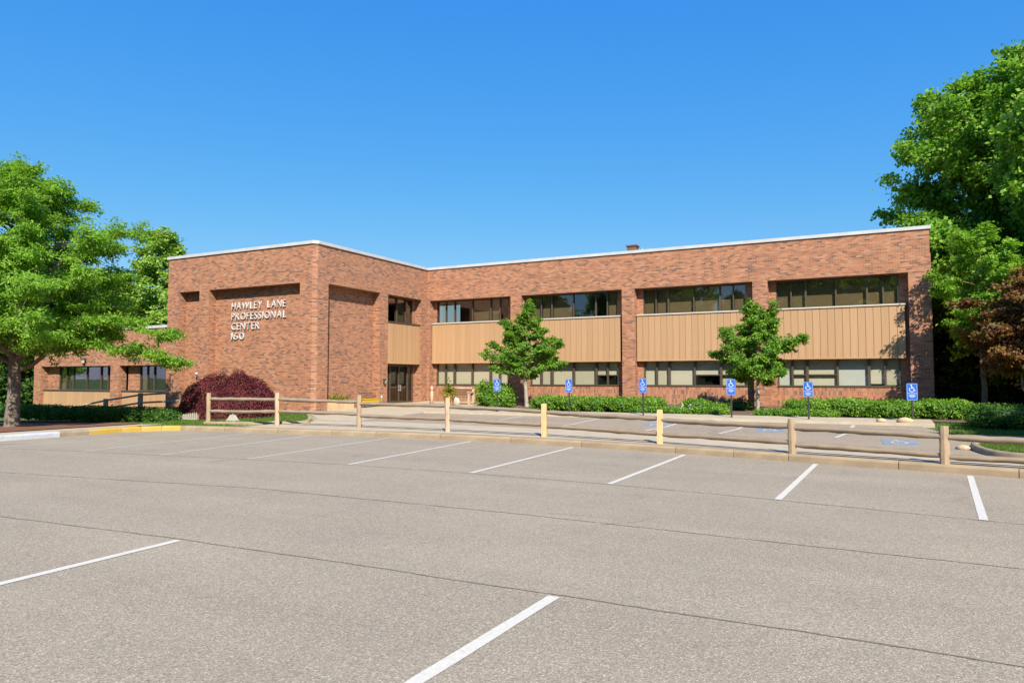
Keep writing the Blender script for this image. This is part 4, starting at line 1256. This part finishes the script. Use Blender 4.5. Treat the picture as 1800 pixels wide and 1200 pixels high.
# ------------------------------------------------------------------ trees
CR = Vector((math.cos(R(26.99)), math.sin(R(26.99)), 0))       # along the picture, used only to aim the long low limb of the left tree
lt_base = (-28.9, 15.2, -0.05)
limb = lambda pts: [(CR.x * a + 0.35 * math.sin(a), CR.y * a - 0.5 * math.sin(a * 0.5), z) for a, z in pts]
make_tree('locust_tree', 'large feathery light green tree at the left with a low spreading limb', lt_base,
          [(3.0, 3.4), (3.8, 4.7), (5.2, 4.9), (6.6, 4.2), (7.7, 3.6), (8.8, 2.3), (9.5, 1.1), (10.0, 0.3)], 0.225, 2.75, 9.7, 104, 17, 1.0, 92, 0.19, 0.138, 0.40,
          M['leaf_locust'], M['bark_grey'], 42, rise=0.4, flat=0.44, upb=0.9, droop=0.25, lobes=0.2, squash=0.78,
          trunk_pts=[(0, 0, -0.3), (0.02, 0, 0.15), (0.05, 0, 1.3), (0.0, 0, 2.7), (0.25, 0.1, 5.5), (0.1, 0, 9.7)],
          extra=[limb([(0.0, 2.1), (0.7, 2.35), (1.5, 2.9), (2.6, 3.25), (3.9, 3.1), (5.1, 2.75), (6.4, 2.35)]), limb([(0.0, 2.5), (1.3, 3.4), (2.9, 4.0), (4.4, 3.9), (6.0, 3.4)]), limb([(0, 2.4), (-1.2, 3.0), (-3.0, 3.8), (-5, 3.6)])])
make_tree('young_tree', 'small pointed green tree on the left before the tan panels', (-14.35, 29.7, gz(-14.35, 29.7)),
          [(1.45, 0.7), (1.9, 1.25), (2.5, 1.35), (3.0, 1.0), (3.7, 0.6), (4.4, 0.25), (4.75, 0.05)], 0.085, 1.35, 4.9, 56, 10, 0.52, 76, 0.09, 0.09, 0.64,
          M['leaf_young'], M['bark_pale'], 7, rise=0.55, flat=0.55, upb=0.7, droop=0.1, lobes=0.4, inner=0.3, spike=1.0, spread=0.6,
          trunk_pts=[(0, 0, -0.2), (0, 0, 0.1), (-0.05, 0, 0.8), (-0.1, 0, 1.5), (-0.12, 0.05, 3.0), (-0.15, 0, 5.0)],
          extra=[[(-0.05, 0, 1.5), (-0.7, 0.1, 2.2), (-1.3, 0.1, 2.7), (-1.8, 0.0, 2.9)], [(-0.05, 0, 1.5), (-0.55, -0.1, 3.0), (-0.9, -0.1, 3.6), (-1.15, 0.0, 3.95)], [(0, 0, 1.4), (0.6, -0.1, 2.2), (1.15, -0.1, 2.5), (1.6, 0, 3.0)], [(0, 0, 1.3), (0.7, -0.1, 1.75), (1.3, -0.1, 1.9), (1.75, 0, 1.95)]])
make_tree('young_tree', 'small rounded green tree with forked top on the right before the tan panels', (-4.05, 29.6, gz(-4.05, 29.6)),
          [(1.25, 0.75), (1.7, 1.15), (2.4, 1.25), (3.0, 0.95), (3.5, 0.6), (3.9, 0.25)], 0.07, 1.4, 4.0, 54, 10, 0.55, 78, 0.095, 0.09, 0.64,
          M['leaf_young'], M['bark_pale'], 19, rise=0.6, flat=0.6, upb=0.7, droop=0.1, lobes=0.4, inner=0.3, spike=1.0, spread=0.6,
          trunk_pts=[(0, 0, -0.2), (0, 0, 0.1), (0.02, 0, 0.7), (0.03, 0, 1.4), (0.12, 0.05, 2.6), (0.25, 0, 4.0)],
          extra=[[(0.05, 0, 1.6), (0.3, 0, 2.8), (0.5, 0.0, 3.7), (0.7, 0, 4.2)], [(0.05, 0, 1.6), (-0.1, 0, 3.0), (-0.2, 0.0, 3.9), (-0.15, 0, 4.25)], [(0.05, 0, 1.6), (0.75, 0, 2.3), (1.25, 0.0, 2.7), (1.65, 0, 2.85)], [(0, 0, 1.5), (-0.6, 0, 2.4), (-1.0, 0.0, 2.95), (-1.3, 0, 3.3)], [(0, 0, 1.5), (-0.7, 0, 1.9), (-1.25, 0.0, 2.2), (-1.6, 0, 2.3)]])
maple = make_tree('maple_tree', 'tall broad green maple behind the right end of the building', (8.3, 39.8, 0.5),
          [(3, 4.4), (5, 5.9), (8.0, 6.7), (11.0, 6.8), (13.0, 6.1), (14.8, 4.7), (16.0, 2.8), (16.9, 0.7)], 0.34, 2.6, 16.0, 190, 16, 1.4, 96, 0.30, 0.185, 0.85,
          M['leaf_maple'], M['bark_brown'], 55, rise=0.6, flat=0.75, upb=0.6, droop=0.3, lobes=0.14, inner=0.3,
          extra=[[(0, 0, 3.5), (-2.5, -0.5, 6.0), (-4.8, -1, 7.8), (-6.2, -1.0, 8.8)], [(0, 0, 4), (-2.6, 0, 7.6), (-5, 0, 9.6), (-6.5, -0.3, 10.4)], [(0, 0, 5), (-2.5, -0.6, 9), (-4.6, -0.8, 11.4), (-6.1, -0.8, 12.4)], [(0, 0, 5), (-2.0, 0.3, 9.5), (-4.0, 0.4, 12.6), (-5.2, 0.2, 13.8)], [(0, 0, 3), (-2.0, -1.0, 4.6), (-4.0, -1.6, 5.6), (-5.0, -1.8, 5.6)], [(0, 0, 6), (-1.5, -0.5, 11), (-3.0, -0.6, 14.2), (-3.9, -0.5, 15.2)], [(0, 0, 6), (-2.2, 0, 10.5), (-4.2, 0, 13.4), (-5.2, 0, 14.9)], [(0, 0, 5), (-2.6, 0.4, 9.4), (-5.0, 0.4, 11.9), (-6.4, 0.3, 13.0)]])
make_tree('copper_tree', 'copper-brown leaved small tree with pale trunk at the right edge', (5.3, 30.0, 0.45),
          [(1.7, 1.3), (2.4, 1.9), (3.3, 2.1), (4.2, 1.8), (4.9, 1.1), (5.3, 0.4)], 0.15, 1.5, 4.9, 56, 10, 0.8, 50, 0.17, 0.15, 0.55,
          M['leaf_copper'], M['bark_pale'], 77, rise=0.45, flat=0.4, upb=1.0, droop=0.3, lobes=0.25,
          trunk_pts=[(-0.2, 0, -0.2), (-0.15, 0, 0.15), (0.1, 0, 0.9), (0.3, 0, 1.6), (0.4, 0.1, 3.0), (0.5, 0, 4.8)],
          extra=[[(-0.1, 0, 0.4), (-0.55, 0.1, 1.0), (-0.62, 0.15, 2.0), (-0.7, 0.1, 3.2)], [(0.1, 0, 0.8), (0.7, 0, 1.8), (1.1, 0.2, 2.8)]])
fine = make_tree('feathery_tree', 'light green fine-leaved small tree beside the right wall corner', (3.75, 31.6, 0.5),
          [(2.9, 0.7), (3.6, 1.2), (4.6, 1.35), (5.6, 1.2), (6.5, 0.8), (7.1, 0.2)], 0.09, 2.0, 6.8, 40, 10, 0.6, 42, 0.14, 0.13, 0.5,
          M['leaf_locust'], M['bark_brown'], 91, rise=0.5, flat=0.5, upb=0.9)
pale = make_tree('pale_tree', 'yellow-green tree rising behind the low wing roof beside the tower', (-63.0, 46.5, -0.5),
          [(2, 4.0), (6, 6.0), (9, 5.6), (12, 3.9), (14.5, 2.2), (16.8, 0.5)], 0.28, 2.0, 16, 90, 12, 1.5, 52, 0.34, 0.30, 0.75,
          M['leaf_pale'], M['bark_brown'], 23, rise=0.6, flat=0.7)
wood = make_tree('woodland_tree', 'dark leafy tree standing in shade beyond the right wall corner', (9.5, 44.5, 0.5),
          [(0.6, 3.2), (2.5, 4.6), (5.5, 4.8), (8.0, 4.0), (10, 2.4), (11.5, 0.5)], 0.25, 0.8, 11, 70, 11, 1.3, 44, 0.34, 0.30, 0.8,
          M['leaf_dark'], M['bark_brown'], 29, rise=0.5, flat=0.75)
W_ = 'trees behind the office building'
for i, (src, x, y, s, yaw, lab) in enumerate((
        (maple, 14.5, 53.0, 1.0, 1.1, 'second tall green maple far behind at the right picture edge'),
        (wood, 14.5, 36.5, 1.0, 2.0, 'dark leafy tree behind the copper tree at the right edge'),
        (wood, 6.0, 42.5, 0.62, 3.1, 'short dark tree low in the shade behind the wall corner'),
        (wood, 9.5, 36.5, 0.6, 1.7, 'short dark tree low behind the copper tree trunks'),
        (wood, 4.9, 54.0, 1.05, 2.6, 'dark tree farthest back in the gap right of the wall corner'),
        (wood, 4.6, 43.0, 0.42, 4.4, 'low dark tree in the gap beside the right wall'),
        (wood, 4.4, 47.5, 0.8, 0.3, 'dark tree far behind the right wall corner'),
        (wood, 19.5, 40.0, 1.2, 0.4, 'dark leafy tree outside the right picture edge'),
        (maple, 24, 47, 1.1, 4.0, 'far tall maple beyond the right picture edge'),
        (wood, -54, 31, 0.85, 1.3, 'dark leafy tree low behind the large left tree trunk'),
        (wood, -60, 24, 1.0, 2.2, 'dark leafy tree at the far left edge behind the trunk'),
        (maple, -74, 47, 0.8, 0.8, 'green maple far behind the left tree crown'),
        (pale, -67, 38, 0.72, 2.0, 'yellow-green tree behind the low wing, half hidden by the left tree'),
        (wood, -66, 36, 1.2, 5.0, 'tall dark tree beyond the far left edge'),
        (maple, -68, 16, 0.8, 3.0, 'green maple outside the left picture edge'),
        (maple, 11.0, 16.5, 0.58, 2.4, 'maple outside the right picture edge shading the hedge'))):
    copy_tree(src, src.name.split('.')[0], lab, (x, y, zup(x, y) - 0.05), yaw, (s, s, s), W_)
for i in range(15):                                            # trees across the street, seen only as reflections in the glass
    x = -78 + i * 8.5 + (i % 3) * 1.5; y = -30 - (i % 2) * 5 - (i % 4) * 2
    copy_tree((maple, wood, pale)[i % 3], ('maple_tree', 'woodland_tree', 'pale_tree')[i % 3], 'tree across the lot behind the viewer, seen only reflected in window glass', (x, y, -0.2), i * 1.3, (1.12 + 0.1 * (i % 3),) * 3, 'trees behind the viewer')

# ------------------------------------------------------------------ entrance furniture and small things
t_ = thing('wooden_planter', 'pale plywood planter box with small plants in the tower side recess', 'planter', (XR - 0.1, 25.7, 0.25))
b = MB(); b.box(XR - 0.44, XR + 0.06, 24.86, 26.62, 0.2, 0.72); b.box(XR - 0.40, XR + 0.02, 24.9, 26.58, 0.66, 0.725)
b.build('box', M['plywood'], t_, uv=False)
r = np.random.default_rng(51)
P = np.concatenate([np.array(c) + r.normal(0, 1, (60, 3)) * np.array([0.06, 0.10, 0.08]) for c in ((XR - 0.15, 25.6, 0.95), (XR - 0.15, 25.95, 0.88), (XR - 0.18, 25.3, 0.85), (XR - 0.15, 26.3, 0.82))])
u, vv = leaf_dirs(len(P), r, 0.2); V, F = kites(P, u, vv, np.full(len(P), 0.14), np.full(len(P), 0.05))
link('plants', np_mesh('plants', V, F, M['leaf_yellow'], r.random(len(P))), t_)
t_ = thing('yellow_flower_trough', 'yellow trough with a black wire rack beside the entrance door', 'trough', (XR + 0.25, 27.6, 0.3))
b = MB(); b.box(XR + 0.1, XR + 0.4, 26.98, 28.18, 0.66, 0.82); b.box(XR + 0.08, XR + 0.42, 26.94, 28.22, 0.80, 0.84); b.build('trough', M['yellow'], t_, uv=False)
b = MB()
for s in (27.0, 28.16):
    for dx in (0.12, 0.38): b.box(XR + dx - 0.015, XR + dx + 0.015, s - 0.015, s + 0.015, 0.2, 0.66)
b.box(XR + 0.1, XR + 0.4, 26.98, 28.18, 0.42, 0.45)
b.build('legs', M['steel'], t_, uv=False)
b = MB()
for k in range(13): b.box(XR + 0.10, XR + 0.112, 26.96 + k * 0.1 - 0.006, 26.96 + k * 0.1 + 0.006, 0.84, 1.12)
b.box(XR + 0.098, XR + 0.114, 26.95, 28.18, 1.115, 1.13); b.build('wire_rack', M['steel'], t_, uv=False)
for (x, y, lab) in ((XR + 0.3, 28.42, 'short white bollard beside the yellow trough'), (XR + 0.3, 26.8, 'short white bollard between plywood planter and yellow trough')):
    b = MB(); b.lathe((0, 0, 0), [(0.055, -0.1), (0.055, 0.42), (0.065, 0.43), (0.065, 0.47), (0.03, 0.52)], 12)
    b.build('bollard', M['white_plastic'], None, uv=False, loc=(x, y, zup(x, y)), label=lab, cat='bollard', group='white bollards at the entrance')

# bench under the first window bay
bx, by = -18.55, 30.6; bz = zup(bx, by)
t_ = thing('garden_bench', 'wooden bench with dark slats under the window by the entrance', 'bench', (bx, by, bz))
for x in (bx - 0.72, bx + 0.68):
    b = MB(); b.box(x - 0.05, x + 0.05, by - 0.28, by - 0.20, bz - 0.1, bz + 0.66); b.box(x - 0.05, x + 0.05, by + 0.16, by + 0.24, bz - 0.1, bz + 0.86); b.box(x - 0.06, x + 0.06, by - 0.32, by + 0.26, bz + 0.60, bz + 0.66)
    b.build('arm_frame', M['wood_pale'], t_, uv=False)
b = MB(); b.box(bx - 0.76, bx + 0.72, by + 0.16, by + 0.22, bz + 0.80, bz + 0.88); b.build('top_rail', M['wood_pale'], t_, uv=False)
for k in range(3):
    b = MB(); z = bz + 0.46 + 0.115 * k; b.box(bx - 0.67, bx + 0.63, by + 0.18, by + 0.21, z, z + 0.095); b.build('back_slat', M['wood_dark'], t_, uv=False)
for k in range(4):
    b = MB(); y = by - 0.26 + 0.11 * k; b.box(bx - 0.67, bx + 0.63, y, y + 0.09, bz + 0.38, bz + 0.41); b.build('seat_slat', M['wood_dark'], t_, uv=False)
b = MB(); b.lathe((0, 0, 0), [(0.09, -0.1), (0.085, 0.62), (0.06, 0.66), (0.05, 0.72), (0.085, 0.75), (0.08, 0.86), (0.03, 0.92)], 12)
b.build('garden_lantern_post', M['wood_pale'], None, uv=False, loc=(-20.3, 30.7, zup(-20, 30.7)), label='pale post with rounded head at the inner corner by the door', cat='post')
px_, py_ = -17.75, 28.3; pz_ = zup(px_, py_)
t_ = thing('potted_plant', 'yellow-green arching plant in an orange pot beside the bench', 'plant', (px_, py_, pz_))
b = MB(); b.lathe((px_, py_, pz_), [(0.17, 0), (0.22, 0.25), (0.27, 0.48), (0.29, 0.50), (0.29, 0.55), (0.24, 0.55)], 16); b.build('pot', M['terracotta'], t_, uv=False)
r = np.random.default_rng(61); n = 260
az = r.uniform(0, 6.28, n); el = r.uniform(0.1, 1.0, n); ln = r.uniform(0.30, 0.62, n)
Vs = []; 
base_ = np.array([px_, py_, pz_ + 0.56])
segs = 3
P0 = base_ + np.stack([np.cos(az) * 0.08, np.sin(az) * 0.08, r.uniform(0, 0.25, n)], 1)
dirv = np.stack([np.cos(az) * np.cos(el), np.sin(az) * np.cos(el), np.sin(el)], 1)
allV = []; allT = []
for s in range(segs):
    P1 = P0 + dirv * (ln / segs)[:, None]
    side = np.stack([-np.sin(az), np.cos(az), 0 * az], 1)
    nn = np.cross(dirv, side)
    u = unit(P1 - P0); V, F = kites(P0, u, side, ln / segs * 1.25, np.full(n, 0.05), 0.0); allV.append(V); allT.append(np.clip(0.55 + 0.2 * s / 2 + r.normal(0, 0.2, n), 0, 1))
    P0 = P1; dirv = unit(dirv + np.array([0, 0, -0.42]))
n2_ = 60; Pt = base_ + r.normal(0, 1, (n2_, 3)) * np.array([0.08, 0.08, 0.18]) + np.array([0, 0, 0.38]); u, vv = leaf_dirs(n2_, r, 0.2); V, F = kites(Pt, u, vv, np.full(n2_, 0.13), np.full(n2_, 0.07)); allV.append(V); allT.append(np.full(n2_, 0.02))
V = np.concatenate(allV); link('leaves', np_mesh('leaves', V, np.arange(len(V)).reshape(-1, 4), M['leaf_yellow'], np.concatenate(allT)), t_)
b = MB(lambda x, y, z: (-18.35 + x, 29.9 - z, 0.66 + y)); b.lathe((0, 0, 0), [(0.22, 0.0), (0.24, 0.01), (0.24, 0.05), (0.02, 0.06)], 18)
b.build('hose_reel', M['white_plastic'], None, uv=False, label='round white hose reel disc beside the bench', cat='hose reel')

# garden things by the red bush
ox, oy = -21.75, 19.2; oz = zup(ox, oy)
t_ = thing('garden_ornament', 'small white triangular garden ornament on the grass beside the red bush', 'ornament', (ox, oy, oz))
b = MB(); b.prism([(ox - 0.26, oy - 0.10), (ox + 0.26, oy - 0.10), (ox + 0.26, oy + 0.1), (ox - 0.26, oy + 0.1)], oz - 0.05, oz + 0.05); b.build('foot', M['white_plastic'], t_, uv=False)
b = MB(); v = [(ox - 0.24, oy - 0.07, oz + 0.05), (ox + 0.24, oy - 0.07, oz + 0.05), (ox + 0.24, oy + 0.07, oz + 0.05), (ox - 0.24, oy + 0.07, oz + 0.05), (ox - 0.10, oy - 0.04, oz + 0.24), (ox + 0.10, oy - 0.04, oz + 0.24), (ox + 0.10, oy + 0.04, oz + 0.24), (ox - 0.10, oy + 0.04, oz + 0.24)]
b.add(v, [(4, 5, 6, 7), (0, 1, 5, 4), (1, 2, 6, 5), (2, 3, 7, 6), (3, 0, 4, 7)]); b.lathe((ox, oy, oz + 0.24), [(0.04, 0), (0.035, 0.12), (0.01, 0.16)], 8); b.build('roof_top', M['white_plastic'], t_, uv=False)
t_ = thing('picket_edging', 'low white picket garden edging at the left foot of the red bush', 'edging', (-24.5, 19.3, 0.1))
for k in range(13):
    x = -25.05 + k * 0.095; y = 19.25 + k * 0.012; z = zup(x, y) + 0.008 * k
    b = MB(lambda a, c, zz: (a, zz, c)); b.prism([(x - 0.035, z - 0.08), (x + 0.035, z - 0.08), (x + 0.035, z + 0.15), (x, z + 0.22), (x - 0.035, z + 0.15)], y, y + 0.02); b.build('picket', M['white_plastic'], t_, uv=False)
b = MB(); b.box(-25.1, -23.85, 19.275, 19.29, zup(-24.5, 19.3) + 0.03, zup(-24.5, 19.3) + 0.08); b.build('rail', M['white_plastic'], t_, uv=False)
rk = random.Random(8)
for (x, y, s, lab) in ((1.85, 19.1, 0.13, 'small tan rock on the driveway beside the grass island'), (0.95, 25.3, 0.2, 'pale rock on the walk before the rightmost hedge'), (0.25, 25.2, 0.12, 'small tan rock on the walk left of the rightmost sign')):
    b = MB(); vs = []; fs = []
    for i in range(5):
        a = math.pi * i / 4 - math.pi / 2
        for j in range(8):
            t = 2 * math.pi * j / 8; q = s * rk.uniform(0.8, 1.15)
            vs.append((q * 1.4 * math.cos(a) * math.cos(t), q * math.cos(a) * math.sin(t), q * 0.6 * math.sin(a)))
    b.add(vs, [(i * 8 + j, i * 8 + (j + 1) % 8, (i + 1) * 8 + (j + 1) % 8, (i + 1) * 8 + j) for i in range(4) for j in range(8)], 0, True)
    b.build('rock', M['rock'], None, uv=False, loc=(x, y, zup(x, y) + (0.13 if y > 24.9 else 0.03)), label=lab, cat='rock')
